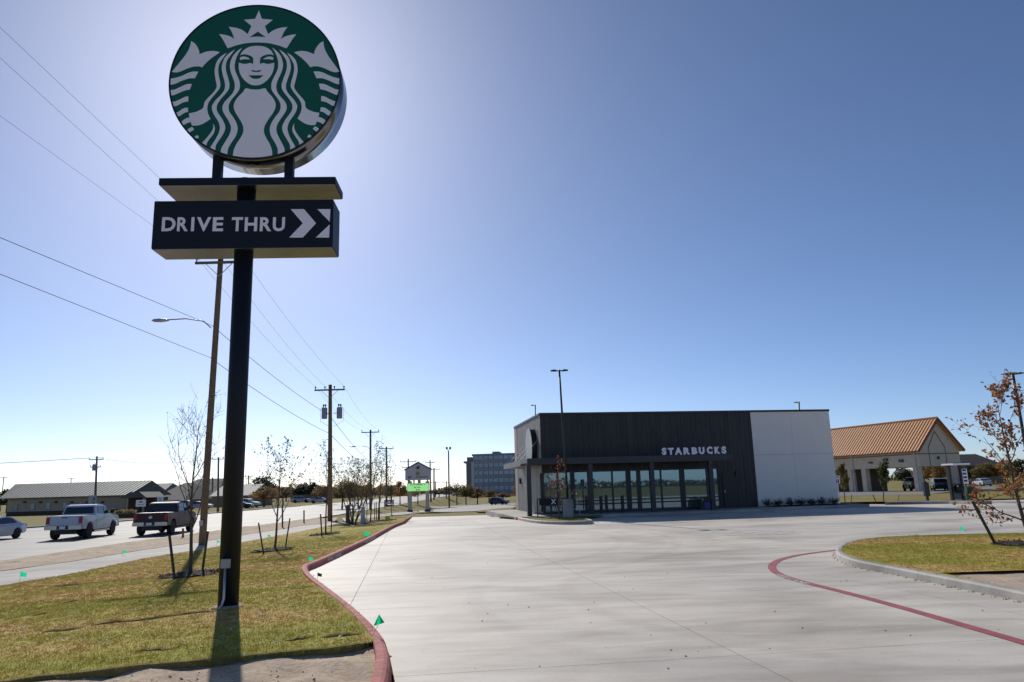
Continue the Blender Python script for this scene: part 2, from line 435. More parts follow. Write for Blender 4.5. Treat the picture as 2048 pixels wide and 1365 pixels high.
# ---- terrain to the horizon
def axis(a, b, fine, lo, hi):
    out = [a]; 
    while out[-1] < b:
        x = out[-1]; st = fine if lo <= x <= hi else max(fine, min(120, .12*min(abs(x-lo), abs(x-hi))+fine)); out.append(x+st)
    return out
ax = axis(-1600, 1600, 2.0, -60, 60); ay = axis(-600, 2600, 2.0, -10, 130)
def terr(x, y):
    z = g(x, y)
    if -46 < x < 60 and -12 < y < 75: z = min(z, lz(x, y))-.16
    else: z -= .05*(1-ss(150, 300, abs(x)+abs(y)))
    return z
tm = MB(); tm.v = [(x, y, terr(x, y)) for y in ay for x in ax]; nx = len(ax)
tm.f = [(j*nx+i, j*nx+i+1, (j+1)*nx+i+1, (j+1)*nx+i) for j in range(len(ay)-1) for i in range(nx-1)]
struct(tm.build('ground', m_field, smooth=True, fix=False))

# ---- street, soil strip, pavement
WN = [(-14.2, -8), (-14.1, 8)]+[tuple(gp(*p)[:2]) for p in ((0, 1173), (141, 1149), (293, 1117), (410, 1099), (600, 1064), (690, 1045))]
WF = [(-17.5, -8), (-17.5, 8)]+[tuple(gp(*p)[:2]) for p in ((0, 1144), (152, 1123), (293, 1100), (400, 1085), (600, 1053), (668, 1045))]
struct(sheet('pavement', WN+WF[::-1], lambda x, y: g(x, y)+.012, 1.2, m_walk))
RN = [(-21.5, -8), (-21.3, 20), (-21.2, 31), (-21.5, 42), (-21.0, 50), (-19.4, 58), (-18.9, 66), (-18.8, 80), (-19.6, 100), (-20.6, 140), (-26, 300), (-40, 600)]
RF = [(-44, -8), (-43.6, 40), (-43.5, 67), (-41, 78), (-41.5, 102), (-40.5, 142), (-45, 300), (-56, 600)]
struct(sheet('road', RN+RF[::-1], lambda x, y: g(x, y)+.02, 4, m_road))
struct(sheet('soil_strip', WF+[(-16.5, 70)]+[p for p in RN if p[1] <= 66][::-1], lambda x, y: g(x, y)+.02+.10*random.random()*(1 if x < -17.6 and x > -20.6 else .1), .45, m_soil))
def sweep(path, prof, closed=False):
    """profile (offset to the left, height) carried along a ground path of (x,y,z)"""
    mb = MB(); n = len(path); k = len(prof)
    for i, p in enumerate(path):
        a = Vector(path[max(i-1, 0)]); b = Vector(path[min(i+1, n-1)]); d = (b-a); d.z = 0; d.normalize(); L = Vector((-d.y, d.x, 0))
        for o, hgt in prof: mb.v.append((p[0]+L.x*o, p[1]+L.y*o, p[2]+hgt))
    for i in range(n-1):
        for j in range(k-1): mb.f.append((i*k+j, i*k+j+1, (i+1)*k+j+1, (i+1)*k+j))
    mb.f.append(tuple(range(k))); mb.f.append(tuple((n-1)*k+j for j in range(k-1, -1, -1)))
    return mb
KPROF = [(0, -.06), (.012, .0), (.03, .11), (.055, .14), (.09, .15), (.16, .152), (.175, .14), (.18, -.06)]
def smooth_path(pts, zf, res=.25, it=2):
    p = [tuple(q[:2]) for q in pts]
    for _ in range(it):
        n = [p[0]]
        for a, b in zip(p, p[1:]): n += [(a[0]*.75+b[0]*.25, a[1]*.75+b[1]*.25), (a[0]*.25+b[0]*.75, a[1]*.25+b[1]*.75)]
        p = n+[p[-1]]
    return [(x, y, zf(x, y)) for x, y in resample(p, res, False)]
def kerb(name, path, mat, seg=3.0, prof=KPROF, flip=False):
    root = bpy.data.objects.new(name, None); COL.objects.link(root); struct(root)
    if flip: path = path[::-1]
    cur = [path[0]]; L = 0
    def flush(c):
        if len(c) < 2: return
        a, b = Vector(c[-2]), Vector(c[-1]); c = c[:-1]+[tuple(b-(b-a).normalized()*.009)]
        sweep(c, prof).build('kerb_segment', mat, root, smooth=False)
    for a, b in zip(path, path[1:]):
        cur.append(b); L += (Vector(b)-Vector(a)).length
        if L > seg: flush(cur); cur = [b]; L = 0
    flush(cur); return root
kpath = smooth_path(KL, lz)
kerb('red_kerb', kpath, m_red)
# far kerb of the street
kerb('street_kerb', [(x, y, g(x, y)+.02) for x, y in resample(RF[:6], 1.5, False)], m_kerb, 6, [(0, -.1), (.02, .12), (.06, .15), (.3, .15), (.32, -.1)])

# ---- lawns
import mathutils.noise as mnoise
def brownness(x, y):
    v = mnoise.fractal(Vector((x*.16+y*.05, y*.42, 3.1)), .8, 2.0, 5)
    return min(1, max(0, 0.40+v*.95))
def lawn(name, poly, zf, res, dens, wob=0):
    o = sheet(name, poly, zf, res, None, wob=wob); me = o.data
    at = me.attributes.new('brown', 'FLOAT', 'POINT'); de = me.attributes.new('dens', 'FLOAT', 'POINT'); db = me.attributes.new('densb', 'FLOAT', 'POINT')
    for i, v in enumerate(me.vertices):
        b = brownness(v.co.x, v.co.y); at.data[i].value = b
        d = dens(v.co.x, v.co.y); de.data[i].value = d*(1-.85*b); db.data[i].value = d*b*.8
    me.materials.append(m_lawn); return struct(o)
def lawn_material():
    m, n, l, b = nodes('lawn_turf')
    pos = n.new('ShaderNodeNewGeometry').outputs['Position']
    a = n.new('ShaderNodeAttribute'); a.attribute_name = 'brown'
    f2 = noise(n, l, pos, 11, 6, .72); f3 = noise(n, l, mapping(n, l, pos, R(10), (1, 3, 1)), 2.2, 5, .7)
    ad = n.new('ShaderNodeMath'); ad.operation = 'MULTIPLY_ADD'; l.new(f3, ad.inputs[0]); ad.inputs[1].default_value = .7; l.new(a.outputs['Fac'], ad.inputs[2])
    c = rmp(n, l, ad.outputs[0], [(.42, (.31, .315, .055)), (.74, (.43, .375, .09)), (1.05, (.53, .375, .14))])
    c = mix(n, l, .85, c, rmp(n, l, f2, [(.3, (.86, .86, .83)), (.7, (1.07, 1.06, 1.04))]), 'MULTIPLY')
    l.new(c, b.inputs['Base Color']); b.inputs['Roughness'].default_value = .95; b.inputs['Specular IOR Level'].default_value = .1
    bumpn(n, l, b, f2, .3, .012); return m
m_lawn = lawn_material()
SODF = [gp(x, y) for x, y in ((0, 1366), (18, 1364), (176, 1346), (293, 1332), (428, 1322), (498, 1313), (600, 1306), (700, 1296), (738, 1288))]
def offs(path, d):
    out = []
    for i, p in enumerate(path):
        a = Vector(path[max(i-1, 0)]); b = Vector(path[min(i+1, len(path)-1)]); t = (b-a); t.z = 0; t.normalize(); out.append((p[0]-t.y*d, p[1]+t.x*d))
    return out
kin = offs(kpath, .17); ymin = SODF[-1].y
LW = [p for p in kin if p[1] > ymin]
lawnpoly = [(-14.0, SODF[0].y-1.2)]+[(p.x, p.y) for p in SODF]+LW+[(gp(760, 1034).x, gp(760, 1034).y)]+[p for p in WN if p[1] > 8][::-1]
def ldens(x, y): return 170*max(0, 1-ss(12, 44, y))*(1 if y < 40 else .5)+10
def lawn_z(x, y):
    return g(x, y)+.018*mnoise.noise(Vector((x*.9, y*1.6, 0)))+.01
lawn_l = lawn('lawn', lawnpoly, lawn_z, .55, ldens)
# sod edge and seams: the lip of each strip stands proud of the soil
def lip(path, hgt, back, name, mat):
    pts = smooth_path(path, lambda x, y: 0, .12, 2); mb = MB(); n = len(pts)
    for i, p in enumerate(pts):
        e = min(1, i/4, (n-1-i)/4); w = random.uniform(-.035, .035); z = lawn_z(p[0], p[1])
        h1 = hgt*e*random.uniform(.7, 1.15)
        mb.v += [(p[0], p[1]+w, z-.07), (p[0], p[1]+w-.015, z+h1*.6), (p[0], p[1]+w+.03, z+h1), (p[0], p[1]+w+back*.5, z+h1*.6), (p[0], p[1]+w+back, z-.01)]
    for i in range(n-1):
        for j in range(4): mb.f.append((i*5+j, (i+1)*5+j, (i+1)*5+j+1, i*5+j+1))
    return mb.build(name, mat, lawn_l, fix=False)
m_lawn2 = grass_ground('sod_lip', (.20, .19, .06), (.30, .23, .09), (.36, .25, .12))
lip([(p.x, p.y) for p in SODF], .02, .12, 'sod_edge', m_lawn2)
for s in (((185, 1253), (240, 1247), (300, 1241), (370, 1230), (430, 1225)), ((80, 1267), (120, 1265), (160, 1260)), ((268, 1306), (300, 1304), (345, 1302)),
          ((570, 1284), (600, 1281), (620, 1278)), ((640, 1277), (680, 1275), (722, 1271)), ((120, 1209), (160, 1202)), ((60, 1235), (100, 1228))):
    lip([tuple(gp(*p)[:2]) for p in s], .034, .22, 'sod_seam', m_lawn2)
# bare soil in front of the sod
struct(sheet('bare_soil', [(-14, -8), (-.75, -8)]+[(p[0]+.03, p[1]) for p in kin if p[1] < ymin+.3]+[(p.x, p.y+.25) for p in SODF[::-1]]+[(-14, SODF[0].y)],
       lambda x, y: g(x, y)-.045+.05*mnoise.fractal(Vector((x*2.2, y*2.2, 1)), .6, 2, 5), .16, m_soil))
# ---- right-hand island
IK = [gp(x, y, lz) for x, y in ((2140, 1228), (2048, 1206), (1960, 1186), (1870, 1168), (1780, 1149), (1715, 1136), (1685, 1126), (1669, 1116), (1672, 1105), (1690, 1095), (1730, 1087),
      (1800, 1082), (1900, 1079), (2048, 1076), (2200, 1074))]
ipath = smooth_path(IK, lz)
kerb('island_kerb', ipath, m_kerb, 3.4, [(-a, b) for a, b in KPROF])
ip = offs(ipath, -.17)
split = gp(1880, 1146, lambda x, y: lz(x, y)+.14); spl2 = gp(2048, 1142, lambda x, y: lz(x, y)+.14)
lz15 = lambda x, y: lz(x, y)+.145+.015*mnoise.noise(Vector((x*.9, y*1.6, 0)))
near = [p for p in ip if p[0] > split.x and p[1] < split.y]; rest = [p for p in ip if not (p[0] > split.x and p[1] < split.y)]
isl = lawn('island_lawn', [(ip[-1][0]+2, split.y-1.0), (spl2.x, spl2.y), (split.x, split.y)]+rest, lz15, .45, lambda x, y: 130)
struct(sheet('island_soil', ip+[(ip[-1][0]+2, ip[-1][1]), (ip[-1][0]+2, ip[0][1])], lambda x, y: lz(x, y)+.10+.03*mnoise.noise(Vector((x*3, y*3, 0))), .3, m_soil))

def grass_nodes():
    ng = bpy.data.node_groups.new('grass_tufts', 'GeometryNodeTree')
    ng.interface.new_socket('Geometry', in_out='INPUT', socket_type='NodeSocketGeometry')
    ng.interface.new_socket('Geometry', in_out='OUTPUT', socket_type='NodeSocketGeometry')
    n = ng.nodes; l = ng.links; gi = n.new('NodeGroupInput'); go = n.new('NodeGroupOutput')
    jn = n.new('GeometryNodeJoinGeometry')
    for attr, mat, seed, hh in (('dens', m_blade, 1, 1.0), ('densb', m_blade2, 5, .85)):
        tj = n.new('GeometryNodeJoinGeometry'); rng = random.Random(seed)
        for k in range(10):
            c = n.new('GeometryNodeMeshCone'); c.inputs['Vertices'].default_value = 3
            c.inputs['Radius Bottom'].default_value = .003; c.inputs['Radius Top'].default_value = .0; c.inputs['Depth'].default_value = .036*hh*rng.uniform(.7, 1.25)
            t = n.new('GeometryNodeTransform'); l.new(c.outputs['Mesh'], t.inputs['Geometry'])
            t.inputs['Translation'].default_value = (rng.uniform(-.09, .09), rng.uniform(-.09, .09), 0)
            t.inputs['Rotation'].default_value = (rng.uniform(-1.3, 1.3), rng.uniform(-1.3, 1.3), 0)
            l.new(t.outputs[0], tj.inputs[0])
        sm = n.new('GeometryNodeSetMaterial'); sm.inputs['Material'].default_value = mat; l.new(tj.outputs[0], sm.inputs['Geometry'])
        d = n.new('GeometryNodeDistributePointsOnFaces'); l.new(gi.outputs[0], d.inputs['Mesh']); d.inputs['Seed'].default_value = seed
        na = n.new('GeometryNodeInputNamedAttribute'); na.data_type = 'FLOAT'; na.inputs['Name'].default_value = attr
        l.new(na.outputs[0], d.inputs['Density'])
        ip_ = n.new('GeometryNodeInstanceOnPoints'); l.new(d.outputs['Points'], ip_.inputs['Points']); l.new(sm.outputs[0], ip_.inputs['Instance'])
        rv = n.new('FunctionNodeRandomValue'); rv.data_type = 'FLOAT_VECTOR'; rv.inputs[0].default_value = (-.15, -.15, 0); rv.inputs[1].default_value = (.15, .15, 6.28)
        l.new(rv.outputs[0], ip_.inputs['Rotation'])
        rs = n.new('FunctionNodeRandomValue'); rs.data_type = 'FLOAT'; rs.inputs[2].default_value = .6; rs.inputs[3].default_value = 1.35
        l.new(rs.outputs[1], ip_.inputs['Scale']); l.new(ip_.outputs[0], jn.inputs[0])
    l.new(jn.outputs[0], go.inputs[0]); return ng
GN = grass_nodes()
for src, lab in ((lawn_l, 'short turf grass, green and tan, around the tall pole sign'), (isl, 'short turf grass on the kerbed island at right')):
    o = bpy.data.objects.new('grass', src.data.copy()); COL.objects.link(o)
    mo = o.modifiers.new('grass', 'NODES'); mo.node_group = GN; stuff(o, lab, 'grass')

# ---- painted lines on the pavement
def ribbon(name, path, w, mat, zoff=.006, zf=lz, parent=None):
    pts = smooth_path(path, lambda x, y: 0, .3, 2); mb = MB(); n = len(pts)
    for i, p in enumerate(pts):
        a = Vector(pts[max(i-1, 0)]); b = Vector(pts[min(i+1, n-1)]); t = (b-a).normalized()
        for s in (-.5, .5):
            x = p[0]-t.y*w*s; y = p[1]+t.x*w*s; mb.v.append((x, y, zf(x, y)+zoff))
    mb.f = [(2*i, 2*i+2, 2*i+3, 2*i+1) for i in range(n-1)]
    return mb.build(name, mat, parent, fix=False)
FL = [gp(x, y, lz) for x, y in ((2160, 1322), (2048, 1286), (1950, 1258), (1850, 1229), (1760, 1204), (1680, 1183), (1610, 1166), (1565, 1153), (1543, 1140), (1545, 1127), (1570, 1116), (1620, 1107), (1690, 1099))]
fire = ribbon('fire_lane_stripe', FL, .17, m_redp); struct(fire)
def ground_word(s, a, b, hgt, mat, parent, zf=lz, zoff=.010, bold=.02):
    """lettering painted flat on the ground from a to b"""
    a = Vector(a[:2]); b = Vector(b[:2]); d = (b-a).normalized(); up = Vector((-d.y, d.x)); L = (b-a).length
    ws = [.25 if c == ' ' else max(p[0] for p in glyph(c, bold)[0])-min(p[0] for p in glyph(c, bold)[0]) for c in s]
    k = L/(sum(ws)+.15*(len(s)-1)); x = 0
    for c, w in zip(s, ws):
        if c != ' ':
            v, f = glyph(c, bold); a0 = min(p[0] for p in v); y0 = min(p[1] for p in v); y1 = max(p[1] for p in v)
            mb = MB()
            for p in v:
                q = a+d*(x+(p[0]-a0)*k)+up*((p[1]-y0)/(y1-y0)-.5)*hgt
                mb.v.append((q.x, q.y, zf(q.x, q.y)+zoff))
            mb.f = f; mb.build('painted_letter', mat, parent, fix=False)
        x += (w+.15)*k
ground_word('FIRE LANE', gp(1553, 1150, lz), gp(1614, 1169, lz), .12, m_whitep, fire)
# parking bays in front of the shop and the hatched zone
def bay(a, b, w=.1): struct(ribbon('bay_line', [gp(*a, lz), gp(*b, lz)], w, m_whitep))
for a, b in (((1232, 1036), (1280, 1047)), ((1312, 1033), (1372, 1045)), ((1400, 1028), (1468, 1040)), ((1480, 1024), (1560, 1036)),
             ((1440, 1072), (1600, 1068)), ((1425, 1065), (1450, 1061)), ((1450, 1067), (1490, 1061)), ((1480, 1069), (1530, 1062)), ((1510, 1070), (1562, 1063)), ((1545, 1070), (1590, 1065)),
             ((1440, 1060), (1590, 1063))): bay(a, b)
for k in range(9): bay((1575+k*14, 1028-k*.6), (1612+k*14, 1020-k*.6), .12)
# "FIRE LANE" on the kerb face
def kerb_word(s, px0, px1):
    a = gp(*px0, lz); b = gp(*px1, lz); d = (b-a); d.z = 0; L = d.length; d.normalize(); nrm = Vector((d.y, -d.x, 0))
    root = [o for o in bpy.data.objects if o.name == 'red_kerb'][0]
    ws = [.25 if c == ' ' else max(p[0] for p in glyph(c, .02)[0])-min(p[0] for p in glyph(c, .02)[0]) for c in s]
    k = L/(sum(ws)+.15*(len(s)-1)); x = 0
    for c, w in zip(s, ws):
        if c != ' ':
            v, f = glyph(c, .02); a0 = min(p[0] for p in v); y0 = min(p[1] for p in v); y1 = max(p[1] for p in v); mb = MB()
            for p in v:
                t = (p[1]-y0)/(y1-y0); q = a+d*(x+(p[0]-a0)*k)-nrm*(.014+.016*t)+nrm*.012
                mb.v.append((q.x, q.y, lz(q.x, q.y)+.02+.085*t))
            mb.f = f; mb.build('painted_letter', m_whitep, root, fix=False)
        x += (w+.15)*k
kerb_word('FIRE LANE', (657, 1125), (683, 1113)); kerb_word('NO PARKING', (732, 1089), (752, 1078))
# ---- drive and verges beyond the lot
gf = lambda d: (lambda x, y: g(x, y)+d)
struct(sheet('access_drive', [tuple(gp(*p)[:2]) for p in ((838, 1026), (1060, 1021), (1060, 1013), (1012, 1011), (935, 1012), (880, 1019), (838, 1022))], gf(.03), 3, m_walk))
struct(sheet('access_lane', [tuple(gp(*p)[:2]) for p in ((858, 1017), (932, 1013), (1012, 1011), (1060, 1010), (1060, 1007), (930, 1010), (858, 1013))], gf(.04), 4, m_road))
struct(sheet('verge', [tuple(gp(*p)[:2]) for p in ((958, 1026), (1058, 1022), (1058, 1015), (1000, 1018), (950, 1024))], gf(.10), 2, m_field))
struct(sheet('crossing_walk', [tuple(gp(*p)[:2]) for p in ((690, 1044), (760, 1034), (834, 1027), (834, 1023), (750, 1029), (684, 1037))], gf(.02), 1.5, m_walk))
# ---- trees behind the viewer, seen only in the shop windows

# ================================================================== POLE SIGN
YAW = R(2.8); SX = Vector((math.cos(YAW), math.sin(YAW), 0)); SN = Vector((-math.sin(YAW), math.cos(YAW), 0))
PB = Vector((-4.70, 12.52, g(-4.70, 12.52)))
FACE = -.33                                   # faces stand 33 cm in front of the pole's axis
PO = PB+SN*FACE
def su(px, py, dy=FACE):
    p = onplane(px, py, PB+SN*dy, SN); return (p-PB).dot(SX), p.z-PB.z
zl_pole = su(490, 362, 0)[1]
sign = thing('pole_sign', 'tall pole sign with round green emblem above a navy drive-through box', 'sign', PB, YAW)
MB().tube([(0, 0, -.3), (0, 0, zl_pole)], .162, 28).build('pole', m_navy, sign, smooth=True)
MB().tube([(0, 0, -.02), (0, 0, .03), (0, 0, .05)], [.27, .25, .19], 20).build('grout_ring', m_soil, sign)
# round cabinet
cu, cz = su(509.5, 165); l_, _ = su(335.3, 165); r_, _ = su(683.3, 166); cu = (l_+r_)/2; cz = (su(519, 13)[1]+su(510, 316)[1])/2
RD = ((r_-l_)/2+(su(519, 13)[1]-su(510, 316)[1])/2)/2; TH = .70
def ring(y0, y1, r0, r1, n=96):
    mb = MB()
    for k in range(n):
        a = 2*math.pi*k/n; c, s = math.cos(a), math.sin(a)
        mb.v += [(cu+r0*c, y0, cz+r0*s), (cu+r1*c, y1, cz+r1*s)]
    mb.f = [(2*k, 2*k+1, (2*k+3) % (2*n), (2*k+2) % (2*n)) for k in range(n)]; return mb
cab = ring(FACE+.035, FACE+TH, RD-.004, RD-.004)
n_ = 96; cab.f.append(tuple(2*k+1 for k in range(n_))); cab.f.append(tuple(2*k for k in range(n_-1, -1, -1)))
drum = cab.build('round_cabinet', m_chrome, sign)
for p in drum.data.polygons: p.use_smooth = len(p.vertices) == 4
rim = MB(); n_ = 96
for k in range(n_):
    a = 2*math.pi*k/n_; c, s = math.cos(a), math.sin(a)
    for rr, yy in ((RD-.02, FACE-.004), (RD+.006, FACE-.004), (RD+.006, FACE+.04), (RD-.02, FACE+.04)): rim.v.append((cu+rr*c, yy, cz+rr*s))
rim.f = [(4*k+j, 4*k+(j+1) % 4, 4*((k+1) % n_)+(j+1) % 4, 4*((k+1) % n_)+j) for k in range(n_) for j in range(4)]
rim.build('rim', m_navy, drum)
fd = MB(); fd.v = [(cu+(RD-.018)*math.cos(2*math.pi*k/96), FACE+.004, cz+(RD-.018)*math.sin(2*math.pi*k/96)) for k in range(96)]; fd.f = [tuple(range(96))]
fd.build('emblem_face', m_green, drum)
A = lambda x, y: su(320+x/7.585, y/7.585)
C = lambda x, y: su(320+x/7.585, 170+y/7.585)
B = lambda x, y: su(500+x/7.585, y/7.585)
def half(pts):        # trim to the face
    out = []
    for u, z in pts:
        d = math.hypot(u-cu, z-cz); k = min(1, (RD-.028)/d); out.append((cu+(u-cu)*k, cz+(z-cz)*k))
    return out
ucen = cu+.012
def smoothc(pts, sharp=()):
    n = len(pts); out = []
    for i, p in enumerate(pts):
        q = pts[(i+1) % n]; a = pts[i-1]; b = pts[(i+2) % n]
        out.append(p)
        def ang(o, p, r):
            v = (p[0]-o[0], p[1]-o[1]); w = (r[0]-p[0], r[1]-p[1]); return abs(math.atan2(v[0]*w[1]-v[1]*w[0], v[0]*w[0]+v[1]*w[1]))
        s0 = ang(a, p, q) < .7; s1 = ang(p, q, b) < .7
        t0 = ((q[0]-a[0])/2, (q[1]-a[1])/2) if s0 else (q[0]-p[0], q[1]-p[1])
        t1 = ((b[0]-p[0])/2, (b[1]-p[1])/2) if s1 else (q[0]-p[0], q[1]-p[1])
        for t in (.33, .66):
            h00 = 2*t**3-3*t*t+1; h10 = t**3-2*t*t+t; h01 = -2*t**3+3*t*t; h11 = t**3-t*t
            out.append((h00*p[0]+h10*t0[0]+h01*q[0]+h11*t1[0], h00*p[1]+h10*t0[1]+h01*q[1]+h11*t1[1]))
    return out
def emb(name, pts, mat, off, mirror=True, sm=True):
    pts = half(pts)
    if sm: pts = half(smoothc(pts))
    for sgn in ((1, -1) if mirror else (1,)):
        q = [(ucen+(u-ucen)*sgn, z) for u, z in pts]
        bm = bmesh.new(); f = bm.faces.new([bm.verts.new((u, FACE-off, z)) for u, z in q]); f.normal_update()
        if f.normal.y > 0: f.normal_flip()
        bmesh.ops.triangulate(bm, faces=[f]); me = bpy.data.meshes.new(name); bm.to_mesh(me); bm.free(); wrap(me, name, mat, drum)
ctr = lambda z_px: (ucen, su(510, z_px)[1])
emb('crown', [(ucen, B(155, 160)[1]), A(1445, 290), A(1275, 305), A(1388, 400), A(1330, 523), A(1255, 465), A(1160, 428), A(1042, 412), A(1090, 490), A(1128, 598), A(1075, 562), A(990, 535), A(898, 522),
     A(960, 615), A(1028, 740), A(1150, 697), A(1300, 662), A(1420, 652), ctr(85.7), ctr(73.8), A(1440, 563), A(1360, 570), ctr(63.9)], m_white, .004)
emb('emblem_head', [ctr(92.3), A(1400, 706), A(1330, 728), A(1262, 775), A(1218, 840), A(1205, 900), A(1198, 960), A(1195, 1020), A(1205, 1090), A(1235, 1160), A(1280, 1220), A(1340, 1270), A(1400, 1296), ctr(171.4)], m_white, .004)
emb('emblem_eye', [A(1208, 848), A(1260, 833), A(1310, 834), A(1360, 848), A(1400, 872), A(1416, 905), A(1412, 985), A(1395, 968), A(1360, 962), A(1330, 970), A(1280, 976), A(1235, 966), A(1196, 955), A(1200, 905)], m_green, .008)
emb('emblem_eyelid', [A(1212, 885), A(1240, 871), A(1280, 867), A(1330, 880), A(1372, 911), A(1300, 907), A(1240, 914), A(1220, 924)], m_white, .012)
emb('emblem_nose', [A(1380, 1074), A(1410, 1072), (ucen, A(1440, 1082)[1]), (ucen, A(1440, 1098)[1]), A(1420, 1098), A(1400, 1090)], m_green, .008)
emb('emblem_mouth', [A(1345, 1145), A(1390, 1152), A(1420, 1148), (ucen, A(1440, 1152)[1]), (ucen, A(1440, 1204)[1]), A(1410, 1198), A(1375, 1178)], m_green, .008)
def off170(l): return [C(x, y) for x, y in l]
S1 = [A(1250, 728), A(1180, 775), A(1110, 850), A(1068, 950), A(1062, 1040), A(1085, 1130), A(1120, 1220), A(1135, 1290)]+off170([(1128, 70), (1095, 140), (1030, 210), (975, 270), (948, 340), (955, 400), (985, 460), (1030, 530), (1065, 600), (1078, 660), (1065, 730), (1030, 800), (975, 890), (930, 970), (905, 1060), (1010, 1090), (1035, 970), (1085, 880), (1140, 800), (1172, 720), (1178, 650), (1160, 580), (1110, 490), (1060, 420), (1042, 350), (1055, 280), (1100, 210), (1160, 140), (1205, 70)])+[A(1213, 1270), A(1190, 1190), A(1155, 1110), A(1135, 1040), A(1138, 960), A(1160, 880), A(1200, 800)]
emb('emblem_strand', S1, m_white, .004)
S2 = [A(1140, 755), A(1060, 805), A(985, 880), A(945, 980), A(938, 1060), A(955, 1150), A(980, 1240), A(988, 1310)]+off170([(972, 90), (920, 160), (850, 230), (800, 300), (788, 350), (800, 410), (835, 480), (880, 550), (905, 620), (905, 690), (870, 780), (810, 880), (770, 940), (748, 990), (820, 1030), (850, 920), (900, 840), (960, 750), (990, 670), (985, 610), (950, 530), (895, 450), (865, 390), (862, 340), (880, 280), (940, 200), (1010, 120), (1048, 60)])+[A(1056, 1290), A(1050, 1250), A(1030, 1170), A(1005, 1080), A(1000, 1000), A(1020, 920), A(1080, 835)]
emb('emblem_strand', S2, m_white, .004)
S3 = [A(1015, 805), A(940, 850), A(880, 910), A(845, 990), A(830, 1080), A(838, 1170), A(853, 1260), A(862, 1310)]+off170([(848, 65), (800, 130), (720, 210), (675, 270), (660, 345), (620, 380), (540, 415), (440, 435), (446, 490), (465, 560), (485, 620), (560, 622), (640, 600), (710, 560), (770, 518), (735, 450), (720, 380), (722, 330), (740, 270), (790, 200), (850, 130), (900, 65)])+[A(918, 1300), A(912, 1240), A(893, 1150), A(885, 1060), A(900, 980), A(950, 895)]
emb('emblem_strand', S3, m_white, .004)
emb('emblem_strand', off170([(808, 590), (810, 640), (790, 700), (740, 770), (680, 840), (615, 910), (680, 960), (720, 870), (780, 790), (820, 730), (835, 670), (825, 620)]), m_white, .004)
emb('emblem_body', [ctr(179.9), C(1380, 70), C(1320, 55), C(1290, 62), C(1260, 110), C(1200, 170), C(1145, 240), C(1120, 310), C(1125, 370), C(1155, 440), C(1200, 510), C(1245, 590), C(1265, 660), C(1260, 730), C(1220, 810), C(1160, 900), C(1120, 990), C(1095, 1110), C(1250, 1130), ctr(317)], m_white, .004)
emb('emblem_tail', [A(475, 628), A(458, 700), A(430, 770), A(380, 850), A(300, 950), A(180, 1095), A(250, 1105), A(340, 1080), A(430, 1040), A(520, 1015), A(600, 1015), A(640, 1028), A(700, 960), A(780, 890), A(850, 840), A(910, 798), A(860, 785), A(790, 778), A(700, 790), A(599, 828), A(595, 780), A(570, 720), A(530, 665)], m_white, .004)
for st in ([A(115, 1195), A(220, 1190), A(320, 1160), A(420, 1115), A(500, 1092), A(585, 1092), A(530, 1195), A(450, 1195), A(350, 1225), A(250, 1270), A(180, 1290), A(112, 1290)],
           [C(110, 86), C(220, 75), C(320, 30), C(410, -8), C(487, -10), C(455, 75), C(380, 90), C(280, 130), C(210, 160), C(115, 170)],
           [C(145, 264), C(220, 258), C(300, 225), C(380, 185), C(433, 178), C(430, 255), C(350, 272), C(260, 320), C(165, 346)],
           [C(195, 434), C(260, 425), C(330, 375), C(380, 352), C(425, 350), C(430, 412), C(380, 425), C(310, 470), C(230, 505)],
           [C(285, 596), C(350, 540), C(400, 510), C(450, 498), C(470, 566), C(400, 590), C(322, 640)],
           [C(385, 708), C(440, 665), C(490, 640), C(520, 680), C(420, 752)], [C(495, 816), C(570, 763), C(595, 800), C(530, 846)]):
    emb('emblem_stripe', st, m_white, .004)
# uprights, slab, drive-through box
for px in (437, 580):
    u, _ = su(px, 335, 0); z0 = su(px, 356, 0)[1]
    MB().box(u-.075, u+.075, -.10, .05, z0-.1, cz-math.sqrt(max(.01, RD**2-(abs(u-cu))**2))+.12).build('upright', m_navy, sign, bevel=.008)
a, zt = su(318, 355); b_, _ = su(671, 355); zt = (zt+su(671, 355)[1])/2; zl = (su(321, 370)[1]+su(669, 370)[1])/2
slab_ = MB().box(a, b_, FACE, .40, zl+.012, zt).build('top_slab', m_navy, sign, bevel=.006)
MB().box(a+.015, b_-.015, FACE+.015, .385, zl, zl+.010).build('soffit_panel', m_soffit, slab_)
a, z1_ = su(308, 401); b_, _ = su(668, 401); z1_ = (z1_+su(668, 401)[1])/2; z0_ = (su(303, 497)[1]+su(664, 497)[1])/2
a = (a+su(303, 497)[0])/2; b_ = (b_+su(664, 497)[0])/2
box_ = MB().box(a, b_, FACE, .27, z0_+.012, z1_).build('sign_box', m_navy, sign, bevel=.006)
MB().box(a+.012, b_-.012, FACE+.012, .258, z0_, z0_+.010).build('soffit_panel', m_soffit, box_)
D_ = lambda x, y: su(280+x/4.876, 340+y/4.876)
for ch, x0, x1 in (('D', 212, 350), ('R', 362, 472), ('I', 498, 532), ('V', 552, 696), ('E', 708, 815), ('T', 893, 1006), ('H', 1020, 1146), ('R', 1168, 1284), ('U', 1294, 1416)):
    mid = (x0+x1)/2; w = x1-x0; sh = .045*69
    letter(ch, D_(mid-w/2+2, 530)[0], D_(mid+w/2-2, 530)[0], D_(mid, 600)[1], D_(mid, 463)[1], FACE-.004, m_white, box_, .03)
